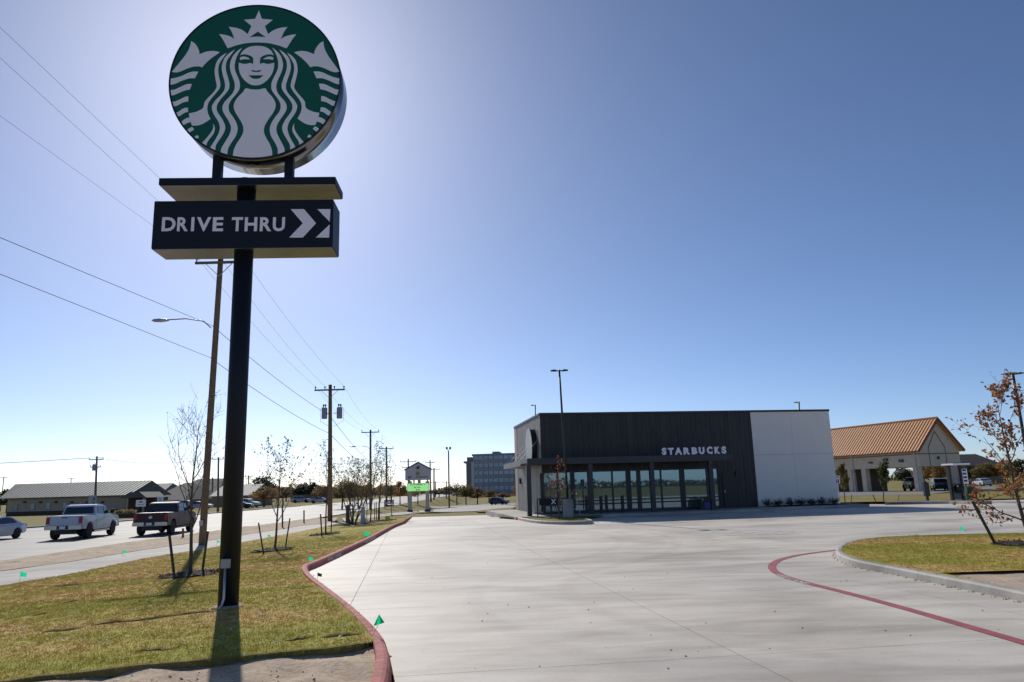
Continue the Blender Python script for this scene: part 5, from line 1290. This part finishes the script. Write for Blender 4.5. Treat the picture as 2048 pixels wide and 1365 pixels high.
for (px, py, tx, ty, w, lab, sd, mt) in ((1768, 1003, 1764, 925, 26, 'young green tree planted before the bank, left of the order kiosk', 71, m_leafg), (1690, 1007, 1688, 930, 26, 'young olive tree beside the shop corner and a disabled parking sign', 72, m_leafo)):
    c = gp(px, py); h_ = aty(tx, ty, c.y).z-c.z; make_tree('young_tree', lab, c, h_, .045, sd, .32, 11, .6, 34, 3, .30, 2, .13, mt, leafp=.9)
for px, tx, lab in ((1752, 1746, 'left stake of the young tree before the bank'), (1794, 1798, 'right stake of the young tree before the bank'), (1702, 1703, 'stake of the young tree at the shop corner')):
    a = gp(px, 1005); stake(a, aty(tx, 990, a.y), lab)
# order kiosk: posts, head, panel; bollard sign; bins
KO = gp(1906, 1003); kio = thing('order_kiosk', 'drive-through order kiosk with two black posts and a white top', 'kiosk', KO, R(8))
def kl(px, py): p = aty(px, py, KO.y); return p.x-KO.x, p.z-KO.z
wq = kl(1930, 1000)[0]; hq = kl(1910, 931)[1]
for u in (0, wq): MB().box(u-.08, u+.08, -.1, .1, -.1, hq).build('post', m_black, kio)
MB().box(-.3, wq+.15, -.9, .3, hq, hq+.12).build('kiosk_roof', m_white, kio, bevel=.01); MB().box(-.28, wq+.13, -.88, .28, hq+.12, hq+.16).build('roof_cap', m_black, kio)
MB().box(.08, wq-.08, .0, .05, hq*.52, hq-.1).build('menu_panel', M('menu_grey', (.26, .25, .24), .5), kio)
MB().box(.08, wq-.08, .0, .05, .1, hq*.5).build('lower_panel', M('menu_grey2', (.17, .17, .165), .5), kio)
sp_ = lathe([(.30, 0), (.30, .35), (.1, .45)], 16).build('speaker_drum', m_black, kio); sp_.location = (wq*.55, -.05, hq*.34); sp_.rotation_euler = (R(90), 0, 0)
o = thing('height_post', 'slim black post with a box head left of the order kiosk', 'post', gp(1856, 1005), R(5)); zt = aty(1852, 965, o.location.y).z-o.location.z; zm = aty(1852, 993, o.location.y).z-o.location.z
MB().box(-.07, .07, -.07, .07, -.1, zm).build('stem', m_black, o); MB().box(-.17, .17, -.12, .12, zm, zt).build('box_head', m_black, o, bevel=.01)
o = lathe([(.34, -.05), (.36, .5), (.30, .95), (.1, 1.02)], 14).build('green_bin', M('bin_green', (.012, .06, .035), .5)); o.location = gp(1944, 1003); tag(o, 'dark green bin right of the order kiosk', 'bin')
o = thing('notice_board', 'narrow white vertical sign right of the order kiosk', 'sign', gp(1936, 1001)); a = aty(1930, 938, o.location.y)-o.location; b = aty(1936, 968, o.location.y)-o.location
MB().box(-.04, .04, -.03, .03, -.1, b.z).build('post', m_black, o); MB().box(-.2, .2, -.05, -.03, b.z, a.z).build('panel', m_white, o)
for k in range(4): MB().box(-.13, .13, -.056, -.05, b.z+.15+k*.25, b.z+.28+k*.25).build('print', m_black, o)
# dark roof of the house beyond the bank
def hip_house(px0, px1, pye, pyr, pyb, Y, dep, label, mroof, mwall, name='house', inset=.25, hip=True, zb=None):
    a = aty(px0, pye, Y); b = aty(px1, pye, Y); zr_ = aty((px0+px1)/2, pyr, Y+dep/2).z; zg = (g(a.x, Y) if zb is None else zb)-.1; ze = a.z*.5+b.z*.5
    t = thing(name, label, 'building', ((a.x+b.x)/2, Y, zg)); w = (b.x-a.x)/2; ze -= zg; zr_ -= zg; i = w*inset*2 if hip else 0
    MB().box(-w+.4, w-.4, .4, dep-.4, -.3, ze+.02).build('wall', mwall, t)
    v = [(-w, 0, ze), (w, 0, ze), (w, dep, ze), (-w, dep, ze), (-w+i, dep/2, zr_), (w-i, dep/2, zr_)]
    MB().add(v, [(0, 1, 5, 4), (1, 2, 5), (2, 3, 4, 5), (3, 0, 4), (3, 2, 1, 0)]).build('roof', mroof, t)
    return t, w, ze, zr_, dep
m_shing = M('grey_shingle', (.13, .125, .115), .9, 0, .2, 3); m_darkr = M('dark_shingle', (.05, .042, .045), .85, 0, .25, 2); m_brick = M('tan_brick', (.27, .20, .145), .9, 0, .15, 4)
hip_house(1918, 2010, 931, 908, 972, 175, 14, 'house with a dark shingle roof right of the bank', m_darkr, m_brick, inset=.2)
for k, (px, py) in enumerate(((1880, 977), (1965, 972))):
    sedan(('pale car parked beyond the bank canopy', 'pale car parked left of the russet oak trunk', 'silver car parked behind the russet oak leaves', 'white car parked far right behind the oak')[k], zr(gp(px, py+1)), R(80 if k else 60), (c_silver, c_white, c_silver, c_white)[k], 'far parked cars')

# ================================================================== OFFICE BLOCK
OY = 400.0; OZ = -2.4; oa = aty(946, 960, OY); ob = aty(1110, 960, OY)
off = thing('office_block', 'six-storey glass and stone office block on the horizon', 'building', (oa.x, OY, OZ), R(-4)); OW = ob.x-oa.x
otop = aty(990, 911, OY).z-OZ; FH = (aty(990, 928, OY).z-aty(990, 989.5, OY).z)/4
m_span = M('spandrel', (.36, .33, .35), .7, 0, .1, .2); m_ow = M('office_white', (.55, .53, .52), .7); m_opar = M('office_parapet', (.30, .30, .31), .7)  # spandrel lightened, distance haze put into its colour
MB().box(0, OW, .5, 34, 0, otop).build('core', m_span, off)
zt = otop; k = 0
while zt > 1:
    zb = max(0, zt-FH)
    MB().box(0, OW, 0, .48, zb+FH*.0, zb+FH*.45).build('spandrel', m_span, off)
    nb = 16
    for i in range(nb):
        MB().box(i*OW/nb+.35, (i+1)*OW/nb-.02, .22, .48, zb+FH*.47, zt-FH*.02).build('window', m_oglass, off)
    MB().box(0, OW, -.15, 0, zb+FH*.45, zb+FH*.48).build('sill_band', m_opar, off)
    zt -= FH
MB().box(-.8, .8, -.6, 1.2, 0, aty(947, 924, OY).z-OZ).build('white_pier', m_ow, off)
MB().box(-3.5, -.8, 3, 30, 0, otop-.5).build('return_wall', M('office_stone', (.24, .23, .22), .8), off)
tx0 = aty(931, 960, OY+6).x-oa.x; ttop = aty(936, 923, OY+6).z-OZ
tw_ = MB().box(tx0, -2.5, 6, 26, 0, ttop-1).build('stair_tower', MATS['office_stone'], off); MB().box(tx0-1.2, -2.2, 5, 27, ttop-1, ttop).build('tower_cornice', m_opar, off)
for k in range(6): MB().box(tx0+2.6, tx0+6.2, 5.85, 6.0, ttop-3.5-k*3.7, ttop-1.6-k*3.7).build('window', m_oglass, tw_)
MB().box(0-.4, OW, -.3, 34, otop, otop+.9).build('parapet', m_opar, off)
pu = aty(983, 904, OY).x-oa.x; pv = aty(997, 904, OY).x-oa.x; MB().box(pu, pv, 4, 20, otop+.9, aty(990, 903, OY).z-OZ).build('plant_room', m_opar, off); MB().box(pv, OW, 4, 20, otop+.9, aty(1020, 906, OY).z-OZ).build('plant_screen', m_opar, off)
t, *_ = hip_house(884, 899, 978, 973, 1000, 330, 20, 'small pale building far left of the office block', m_opar, m_ow, inset=.1)

# ================================================================== MARQUEE SIGN
mb_ = gp(837, 1025); mq = thing('marquee_sign', 'gabled marquee sign with a glowing green date board', 'sign', mb_, R(1))
def ml(px, py): p = aty(px, py, mb_.y); return p.x-mb_.x, p.z-mb_.z
m_beige = M('beige_panel', (.66, .60, .58), .7, 0, .06, 2); m_post = M('post_tan', (.55, .50, .38), .8)
for px in (820, 855): u = ml(px, 1000)[0]; MB().box(u-.25, u+.25, -.22, .22, -.3, ml(px, 963)[1]).build('post', m_post, mq); MB().box(u-.36, u+.36, -.33, .33, -.05, .35).build('post_base', M('dark_stone', (.07, .06, .06), .9), mq)
x0, z0 = ml(811, 961.5); x1, _ = ml(862, 961.5); ze = ml(811, 940)[1]; xm, za = ml(836.5, 926.5)
cabm = MB().prism([(x0, z0), (x1, z0), (x1, ze), (xm, za), (x0, ze)], -.35, .35, XZ).build('cabinet', m_beige, mq)
for a, b in (((x0-.15, ze-.05), (xm, za+.1)), ((x1+.15, ze-.05), (xm, za+.1))): MB().bar((a[0], 0, a[1]), (b[0], 0, b[1]), .86, .14).build('roof_edge', m_black, cabm)
def star(cx, cz, r, y, mat, nm, ri=.42):
    MB().prism([(cx+(r if k % 2 == 0 else r*ri)*math.sin(k*math.pi/5), cz+(r if k % 2 == 0 else r*ri)*math.cos(k*math.pi/5)) for k in range(10)], y, y+.03, XZ).build(nm, mat, cabm)
star(xm, ml(836, 936)[1], .34, -.39, m_black, 'dark_star'); u, z = ml(836, 948)
MB().tube([(u, -.375, z), (u, -.352, z)], .30, 20).build('yellow_disc', M('yellow_print', (.40, .36, .16), .6), cabm); star(u, z, .22, -.41, M('yellow_star', (.32, .30, .09), .6), 'yellow_star')
m_purple = M('purple_print', (.11, .09, .20), .6)
u0, zb = ml(816.5, 958); u1, zt = ml(825, 952.5); word('My', u0, u1, zb, zt, -.355, m_purple, cabm, .02)
u0, z = ml(831, 955); u1, _ = ml(856, 955); MB().box(u0, u1, -.362, -.352, z-.05, z+.05).build('print_line', m_purple, cabm); u, z = ml(852, 954); star(u, z, .1, -.38, MATS['yellow_star'], 'small_star')
for px in (819, 828, 837, 840, 855): u = ml(px, 964)[0]; MB().box(u-.1, u+.1, -.08, .08, ml(px, 967)[1], z0+.01).build('strut', m_post, mq)
led, n, l, b = nodes('led_board'); b.inputs['Base Color'].default_value = (.1, .4, .1, 1); b.inputs['Emission Color'].default_value = (.36, .85, .32, 1); b.inputs['Emission Strength'].default_value = .75
x0, z0 = ml(814.5, 984); x1, z1 = ml(858.5, 966); MB().box(x0, x1, -.22, .3, z0, z1).build('board_case', m_black, mq)
MB().box(x0+.05, x1-.05, -.245, -.222, z0+.05, z1-.05).build('date_board', led, mq)
for s, pa, pb, ya, yb in (('NOVEMBER 17', 821, 851, 971.5, 968), ('10:44', 828, 841, 977, 973.5), ('59°', 832, 840, 982, 978.5)):
    u0, zb = ml(pa, ya); u1, zt = ml(pb, yb); word(s, u0, u1, zb, zt, -.25, m_black, mq, .03)
rg = random.Random(9); t = thing('shrub', 'dark low shrub at the right foot of the marquee sign', 'shrub', gp(857, 1024)); lv = MB()
for _ in range(260): d = rdir(rg); d.z = abs(d.z); leafquad(lv, d*rg.uniform(.3, .75), .16, rg)
lv.build('foliage', m_leafd, t, fix=False); MB().tube([(0, 0, -.1), (0, 0, .4)], .04, 6).build('stem', m_bark, t)
rg = random.Random(19); t = thing('shrub', 'grey green shrub at the far left corner of the shop', 'shrub', gp(1035, 1021)); lv = MB()
for _ in range(320): d = rdir(rg); d.z = abs(d.z); leafquad(lv, d*rg.uniform(.3, .8), .16, rg)
lv.build('foliage', m_leafo, t, fix=False); MB().tube([(0, 0, -.1), (0, 0, .4)], .04, 6).build('stem', m_bark, t)

# ================================================================== ACROSS THE STREET
LY = 128.0; LZ0 = -.78
m_lroof = M('green_metal_roof', (.10, .115, .105), .8, 0, .1, 1); m_ltan = M('tan_wall', (.50, .385, .28), .9, 0, .08, 2, .1, 30); m_ldark = M('brown_band', (.09, .06, .045), .9)
lb = thing('long_building', 'long tan building with a ribbed grey-green metal roof', 'building', (aty(0, 1000, LY).x, LY, LZ0), R(0))
def ll(px, py, dy=0): p = aty(px, py, LY+dy); return p.x-lb.location.x, p.z-LZ0
xa = ll(-2, 995)[0]; xb = ll(254, 992)[0]; eh = ll(130, 994)[1]; dpt = 16; rh = ll(130, 966, 8)[1]; xr0 = ll(31, 967, 8)[0]; xr1 = ll(277, 965, 8)[0]
MB().box(xa+1, xb-.6, .8, dpt-.8, -.3, eh+.05).build('wall', m_ltan, lb); MB().box(xa+.98, xb-.58, .76, .8, -.3, .75).build('plinth_band', m_ldark, lb)
MB().prism([(.8, eh), (dpt-.8, eh), (dpt/2, rh-.1)], xb-.9, xb-.6, YZ).build('gable', m_ltan, lb)
xe2 = xb+.2
MB().add([(xa, 0, eh), (xe2, 0, eh), (xe2, dpt/2, rh), (xr0, dpt/2, rh), (xa, dpt, eh), (xe2, dpt, eh), (xa, 0, eh-.15), (xe2, 0, eh-.15), (xe2, dpt, eh-.15), (xa, dpt, eh-.15)], [(0, 1, 2, 3), (4, 3, 2, 5), (0, 3, 4), (0, 6, 7, 1), (6, 9, 8, 7), (1, 7, 8, 5, 2), (0, 4, 9, 6)]).build('roof', m_lroof, lb)
rr = [o for o in lb.children if o.name.startswith('roof')][0]
L0 = math.hypot(dpt/2, rh-eh); n_s = 33; sw = (xe2-xa)/n_s
rib = MB().add([(-.10, 0, eh+.005), (.10, 0, eh+.005), (.10, dpt/2, rh+.005), (-.10, dpt/2, rh+.005), (-.09, 0, eh+.035), (.09, 0, eh+.035), (.09, dpt/2, rh+.035), (-.09, dpt/2, rh+.035)], [(3, 2, 1, 0), (4, 5, 6, 7), (0, 1, 5, 4), (1, 2, 6, 5), (2, 3, 7, 6), (3, 0, 4, 7)]).build('roof_rib', M('roof_rib_pale', (.42, .44, .41), .6, 0, .1, 2), rr)
first = True
for k in range(n_s+1):
    x = xa+k*sw
    if x < xr0: continue
    if first: rib.location.x = x; first = False; continue
    c = rib.copy(); COL.objects.link(c); c.location.x = x
for px, w in ((26, 8), (60, 8), (92, 8), (125, 8), (156, 8)): u = ll(px, 1008)[0]; f = MB().box(u-.4, u+.4, .72, .78, 1.0, 2.1).build('window', MATS['sign_white'] if False else m_opar, lb); MB().box(u-.32, u+.32, .69, .72, 1.06, 2.04).build('pane', m_oglass, f)
for px in (44, 76, 107, 139, 170, 201): u, z = ll(px, 1005); MB().box(u-.22, u+.22, .5, .76, z-.15, z+.15).build('wall_lamp', m_bronze, lb)
# porch with its own small roof
pu, pz = ll(268, 992); qu, _ = ll(310, 992); MB().prism([(pu-.8, 2.55), (qu, 2.55), (qu-1.2, 3.5), (pu+.8, 3.5)], -3, 4, XZ).build('porch_roof', m_lroof, lb)
for u in (pu+.2, qu-.6): MB().box(u-.15, u+.15, -2.6, -2.3, -.2, 2.6).build('porch_post', m_ltan, lb)
MB().box(pu-1.2, qu-.5, 1, 6, -.2, 2.56).build('porch_wall', m_ldark, lb)
# houses further along
m_lmet = M('pale_metal_roof', (.14, .15, .155), .75, 0, .06, 1)
hip_house(292, 372, 1001, 967, 1015, 165, 22, 'grey shingle hip-roofed house behind the dark red pickup', m_shing, m_brick, inset=.4, zb=-.78)
hip_house(330, 432, 994, 959, 1015, 185, 24, 'larger grey hip-roofed house behind the bare young tree', m_shing, m_brick, inset=.22, zb=-.78)
hip_house(272, 320, 990, 968, 1010, 205, 18, 'pale roof showing beyond the porch', m_lmet, m_brick, inset=.1, zb=-.78)
hip_house(418, 502, 992, 970, 1015, 160, 16, 'building with a pale metal roof behind the sign pole', m_lmet, m_brick, hip=False, zb=-.78)
hip_house(578, 634, 985, 972, 1010, 215, 18, 'low grey house among evergreens across the street', m_shing, M('grey_wall', (.2, .2, .2), .9), inset=.2, zb=-.9)
hip_house(612, 632, 982, 975, 1000, 245, 12, 'white roof among the evergreens', M('white_roof', (.6, .6, .58), .5), m_ow, inset=.1, zb=-.9)
# clipped bush, ornamental grass, low wall
def bush(px, py, w, h_, label, mat, n=420, nm='bush', s=.22):
    p = gp(px, py); p.z = g(p.x, p.y); rg = random.Random(int(px)); t = thing(nm, label, 'bush', p); lv = MB(); rx = w/2*p.y/F_PX; hh = h_*p.y/F_PX
    for _ in range(n): d = rdir(rg); d.z = abs(d.z); leafquad(lv, Vector((d.x*rx, d.y*rx, d.z*hh))*rg.uniform(.75, 1.05), s, rg)
    lv.build('foliage', mat, t, fix=False); MB().tube([(0, 0, -.1), (0, 0, hh*.6)], .06, 6).build('stem', m_bark, t)
bush(242, 1025, 34, 20, 'dark rounded bush at the end of the long tan building', m_leafd, 900)
for k, (px, w) in enumerate(((224, 14), (240, 18), (260, 26))): bush(px, 1030, w, 9, ('leftmost', 'middle', 'rightmost')[k]+' straw coloured grass clump by the low wall', m_straw, 500, 'ornamental_grass', .3)
a = gp(212, 1037); b = gp(280, 1036); o = MB().box(0, b.x-a.x, 0, .4, -.2, .55).build('low_wall', m_ldark, bevel=.02); o.location = a; tag(o, 'low brown wall in front of the straw grass clumps', 'wall')
def board(name, label, px0, py0, px1, py1, Y, mat, posts=True, zg=None, depth=.12):
    a = aty(px0, py1, Y); b = aty(px1, py0, Y); zg = g(a.x, Y) if zg is None else zg; t = thing(name, label, 'sign', ((a.x+b.x)/2, Y, zg)); w = (b.x-a.x)/2
    pn = MB().box(-w, w, -depth, depth*.2, a.z-zg, b.z-zg).build('panel', mat, t, bevel=.01)
    if posts:
        for s in (-.7, .7): MB().box(s*w-.06, s*w+.06, depth*.2, depth*.2+.1, -.2, b.z-zg-.05).build('post', m_black, t)
    return t, pn, w, a.z-zg, b.z-zg, -depth
t, pn, w, z0, z1, yf = board('number_sign', 'tall grey sign with a vertical street number behind the white pickup', 175, 991, 194, 1035, 100, M('grey_sign', (.38, .40, .44), .6), False)
for k, ch in enumerate('4005'):
    zc_ = z1-.45-k*.62; letter(ch, w*.15, w*.65, zc_-.24, zc_+.24, yf-.004, m_black, pn, .05)
t, pn, w, z0, z1, yf = board('notice_sign', 'white rectangular notice board near the porch', 272, 1000, 292, 1014, 104, m_white)
MB().box(-.25, .25, yf-.008, yf-.002, z1-.35, z1-.2).build('print', m_black, pn); MB().box(-w*.7, w*.7, yf-.008, yf-.002, z0+.25, z0+.32).build('print', M('print_grey', (.3, .3, .32), .6), pn)
t, pn, w, z0, z1, yf = board('speed_sign', 'white street sign with dark print above the dark red pickup', 315, 993, 327, 1008, 84, m_white, False)
MB().box(-.04, .04, -.02, .02, -.2, z0+.1).build('post', m_galv, t)
word('SPEED', -w*.75, w*.75, z1-.3, z1-.14, yf-.003, m_black, pn, .02); word('LIMIT', -w*.75, w*.75, z1-.5, z1-.34, yf-.003, m_black, pn, .02); word('45', -w*.6, w*.6, z0+.08, z1-.54, yf-.003, m_black, pn, .03)
board('banner_sign', 'long low pale sign right of the white street sign', 329, 1000, 352, 1008, 118, M('banner', (.45, .45, .5), .6))
for k, (px, py, c, f) in enumerate(((372, 1018, c_white, 0), (398, 1019, c_silver, 0), (495, 1016, c_white, 0), (478, 1018, c_black, 0), (602, 1006, c_silver, 0), (640, 1007, c_white, 0))):
    p = zr(gp(px, py)); (sedan if k % 2 else suv)(('white car parked behind the dark red pickup', 'silver car parked left of the street-lamp pole', 'white car parked right of the sign pole', 'dark car parked behind the sign pole', 'silver car glinting before the grey house', 'white car parked near the transformer pole')[k], p, R(5 if k != 2 else -8), c, 'far parked cars')
o = thing('road_barrier', 'small red and white barrier at the street edge by the pole row', 'barrier', gp(778, 1017), 0)
for k in range(3): MB().box(-.7, .7, -.03, .03, .25+k*.33, .48+k*.33).build('board', m_redp if k % 2 == 0 else m_whitep, o)
for s in (-.6, .6): MB().box(s-.05, s+.05, -.25, .25, -.05, 1.15).build('leg', m_galv, o)

# ================================================================== SMALL THINGS
def marker(px, py, s, label, mat=m_flag, hgt=.28, zf=g, turn=0, tent=False):
    p = gp(px, py, zf); p.z = zf(p.x, p.y); t = thing('marker_flag', label, 'flag', p, turn, 'survey marker flags')
    MB().tube([(0, 0, -.05), (.01, 0, hgt)], .004, 5).build('wire', m_galv, t)
    mb = MB(); n = 6
    for i in range(n+1):
        for j in range(4):
            x = i/n*s; mb.v.append((.008+x, .025*math.sin(i*1.4+j*.5)*(i/n), hgt-.0-j*s*.75/3-.03*(i/n)))
    for i in range(n):
        for j in range(3): a = i*4+j; mb.f.append((a, a+1, a+5, a+4))
    mb.build('cloth', mat, t, smooth=True, fix=False); return t
marker(38, 1172, .16, 'green marker flag nearest the left edge on the pavement', hgt=.36)
marker(245, 1112, .14, 'green marker flag at the soil strip before the white pickup', hgt=.22)
marker(433, 1093, .12, 'green marker flag between street-lamp pole and sign pole', hgt=.26); marker(535, 1083, .13, 'green marker flag left of the leafy young tree', hgt=.3, turn=.8)
marker(728, 1074, .22, 'green marker flag lying low on the lawn near the far kerb', hgt=.2); marker(616, 1140, .10, 'green marker flag at the kerb corner', hgt=.3, turn=.5)
marker(770, 1044, .3, 'yellow marker flag near the mulch clump', M('flag_yellow', (.6, .5, .03), .5), .35); marker(1921, 1062, .14, 'green marker flag beyond the island at right', hgt=.14, zf=lz)
marker(634, 1165, .09, 'dark small flag on the pavement below the kerb corner', M('flag_dark', (.01, .10, .05), .5), .2, zf=lz)
# the folded one by the kerb, close by
p = gp(742, 1272, lambda x, y: lz(x, y)+.15); t = thing('marker_flag', 'folded bright green marker flag beside the near kerb', 'flag', p, R(5), 'survey marker flags')
q = [aty(px, py, p.y)-p for px, py in ((747, 1252), (757, 1231), (769, 1246), (760, 1250), (753, 1250))]
MB().tube([(0, 0, -.03), (q[1]+q[2])*.5], .0035, 5).build('wire', m_galv, t)
MB().add([q[0], q[1], q[4]+Vector((0, -.05, 0)), q[2], q[3]+Vector((0, .06, 0)), q[1]+Vector((0, .06, .0))], [(0, 1, 2), (2, 1, 3), (3, 1, 5, 4)]).build('cloth', m_flag, t, fix=False)
for k, (px, py, ty, lab, mt) in enumerate(((366, 1079, 1057, 'short wooden survey stake before the dark red pickup', m_wood), (608, 1047, 1021, 'short brown survey stake right of the leafy young tree', m_wood), (565, 1056, 1010, 'thin dark stake behind the leafy young tree', m_woodg))):
    a = gp(px, py); stake(a, aty(px, ty, a.y), lab, mt, .09, group='survey stakes')
a = gp(700, 1049); 
# litter and pale stones in the turf, chips on the pavement
def crumbs(name, label, cat, pts, smin, smax, mat):
    rg = random.Random(4); mb = MB()
    for p in pts:
        s = rg.uniform(smin, smax); c = Vector(p)+Vector((0, 0, s*.3)); n = 6
        v = [c+Vector((0, 0, s*.5))]+[c+Vector((math.cos(k)*s*rg.uniform(.5, 1), math.sin(k)*s*rg.uniform(.5, 1), rg.uniform(-.2, .2)*s)) for k in np.linspace(0, 5.2, n)]+[c-Vector((0, 0, s*.4))]
        mb.add(v, [(0, i, i % n+1) for i in range(1, n+1)]+[(n+1, i % n+1, i) for i in range(1, n+1)])
    return stuff(mb.build(name, mat, fix=False), label, cat)
rg = random.Random(12); pts = []
while len(pts) < 90:
    p = gp(rg.uniform(0, 760), rg.uniform(1085, 1300))
    if inside((p.x, p.y), lawnpoly): pts.append((p.x, p.y, lawn_z(p.x, p.y)+.02))
crumbs('litter', 'scattered pale bits of litter in the turf', 'litter', pts, .012, .035, m_whitep)
pts = [(x, y, g(x, y)+.0) for x, y in ((rg.uniform(-20.4, -17.6), rg.uniform(22, 55)) for _ in range(260))]
pts += [(x, y, g(x, y)-.03) for x, y in ((rg.uniform(-6, -1.3), rg.uniform(6.2, 8.6)) for _ in range(220)) if inside((x, y), [(-14, 0), (-1.5, 0), (-1.9, 8.3), (-5, 8.0), (-14, 6.5)])]
crumbs('clods', 'clods of bare soil in the dug strips', 'soil', pts, .008, .024, m_soil)
pts = [(p.x, p.y, lz(p.x, p.y)) for p in (gp(rg.uniform(800, 2000), rg.uniform(1075, 1340), lz) for _ in range(70))]
crumbs('grit', 'small chips of grit on the concrete', 'grit', pts, .006, .02, MATS['kerb_concrete'])
# mortar run-out along the island kerb
pts = [(x+rg.uniform(-.1, .02), y-rg.uniform(.0, .10), lz(x, y)+.0) for x, y, z in ipath if 4 < x < 9 and y < 20 for _ in range(5)]
crumbs('mortar_bits', 'pale mortar crumbs along the island kerb', 'mortar', pts, .008, .03, M('mortar', (.55, .50, .36), .9))
# parking signs on posts
def park_sign(px, ptop, pbot, pbase, wpx, label, mats, zf, Y=None):
    p = gp(px, pbase, zf) if Y is None else aty(px, pbase, Y); p.z = zf(p.x, p.y); t = thing('parking_sign', label, 'sign', p, R(3), 'parking signs on posts')
    zt = aty(px, ptop, p.y).z-p.z; zb = aty(px, pbot, p.y).z-p.z; w = wpx/2*p.y/F_PX
    MB().box(-.035, .035, -.03, .03, -.1, zt-.05).build('post', m_galv, t); pn = MB().box(-w, w, -.055, -.032, zb, zt).build('panel', mats, t); return t, pn, w, zb, zt
lzw = lambda x, y: lz(x, y)
m_blue = M('disabled_blue', (.03, .07, .30), .5)
for px, a, b, c, lab in ((1521.5, 957, 976, 1019, 'white disabled parking sign before the pale stucco wall'), (1680, 951, 967, 1012, 'white disabled parking sign at the right end of the shop')):
    t, pn, w, z0, z1 = park_sign(px, a, b, c, 9.5, lab, m_white, lzw)
    MB().box(-w*.6, w*.6, -.062, -.055, z0+.03, z0+(z1-z0)*.48).build('symbol_field', m_blue, pn)
    MB().tube([(0, -.066, z0+(z1-z0)*.22), (0, -.062, z0+(z1-z0)*.22)], w*.26, 12).build('wheelchair_wheel', m_white, pn)
    MB().tube([(0, -.070, z0+(z1-z0)*.22), (0, -.066, z0+(z1-z0)*.22)], w*.17, 12).build('wheel_hub', m_blue, pn)
    MB().box(-.03, .02, -.066, -.062, z0+(z1-z0)*.26, z0+(z1-z0)*.42).build('wheelchair_back', m_white, pn)
    for k in range(2): MB().box(-w*.6, w*.6, -.06, -.055, z1-.10-k*.1, z1-.06-k*.1).build('print', m_black, pn)
for px, a, b, c, lab in ((1188, 958, 972, 1032, 'dark reserved bay sign on a white post, left of the entrance'), (1275, 955, 968, 1028, 'dark reserved bay sign on a white post, right of the first')):
    t, pn, w, z0, z1 = park_sign(px, a, b, c, 8, lab, m_black, lzw)
    MB().tube([(0, -.066, (z0+z1)/2+.06), (0, -.055, (z0+z1)/2+.06)], .08, 12).build('round_mark', m_white, pn); MB().box(-w*.6, w*.6, -.06, -.055, z0+.05, z0+.1).build('print', m_white, pn)
# patio: railing with an X sign, planted kerb island, sapling
PI = [gp(x, y, lz) for x, y in ((1002, 1032), (1020, 1037), (1045, 1043), (1075, 1048), (1120, 1050), (1160, 1050), (1183, 1049), (1188, 1046), (1183, 1044), (1160, 1043))]
pp = smooth_path(PI, lz)
i_ = next(k for k, p in enumerate(pp) if p[0] > gp(1042, 1043, lz).x)
kerb('patio_kerb', pp[:i_+1], M('faded_red', (.50, .27, .24), .7, 0, .3, 5), 2.5); kerb('patio_kerb', pp[i_:], m_kerb, 2.5)
pin = offs(pp, .1)
struct(sheet('patio_bed', pin+[shopxy(3.2, -2.6), shopxy(-2.2, -2.6), shopxy(-2.8, 0)], lambda x, y: lz(x, y)+.11, .6, m_sod))
rl = thing('patio_railing', 'low dark railing with a pale X panel at the shop corner', 'railing', (*shopxy(-.9, -2.9), FFE), math.atan2(SHX.y, SHX.x))
for u in (0, .75, 1.45, 2.1): MB().box(u-.03, u+.03, -.03, .03, -.15, 1.0).build('post', m_black, rl)
for z in (.12, .95): MB().box(0, 2.1, -.02, .02, z, z+.05).build('rail', m_black, rl)
for k in range(16): MB().box(.1+k*.125, .115+k*.125, -.01, .01, .17, .95).build('baluster', m_black, rl)
xp = MB().box(.1, 1.2, -.06, -.035, .62, .98).build('panel', m_navy, rl); letter('X', .78, 1.08, .66, .94, -.064, m_white, xp, .04)
o = thing('easel_board', 'pale leaning board frame beside the patio railing', 'board', (*shopxy(1.3, -3.1), FFE)); 
for s in (-.2, .25): MB().bar((s, 0, -.1), (s*.3, .25, 1.0), .03).build('leg', m_galv, o)
MB().bar((-.3, -.05, .35), (.5, .1, .30), .03).build('brace', m_galv, o)
c = gp(1118, 1040, lambda x, y: lz(x, y)+.1); make_tree('young_tree', 'young reddish tree beside the lamp post before the shop', c, 3.1, .04, 91, .2, 9, .4, 45, 2, .42, 2, .11, m_leafr, leafp=.35)
for k, px in enumerate((1203, 1246)):
    p = onplane(px, 1024, SO+SHN*-1.6, SHN); o = MB().tube([(0, 0, -.05), (0, 0, .95), (0, 0, 1.0)], [.10, .10, .06], 14).build('bollard', m_black); o.location = (p.x, p.y, FFE); tag(o, ('left', 'right')[k]+' black bollard before the shop windows', 'bollard', 'bollards')
o = thing('planter', 'dark planter with a blue label near the shop door', 'planter', (*shopxy(bu(1408, 1015, -.6)[0], -.6), FFE), math.atan2(SHX.y, SHX.x))
MB().box(-.35, .35, -.25, .25, -.02, .55).build('pot', m_black, o, bevel=.02); MB().box(-.05, .3, -.265, -.252, .05, .4).build('label_plate', m_blue, o)
rg = random.Random(77); lv = MB()
for _ in range(120): d = rdir(rg); d.z = abs(d.z); leafquad(lv, Vector((d.x*.33, d.y*.23, .52+d.z*.2)), .12, rg)
lv.build('foliage', m_leafo, o, fix=False)
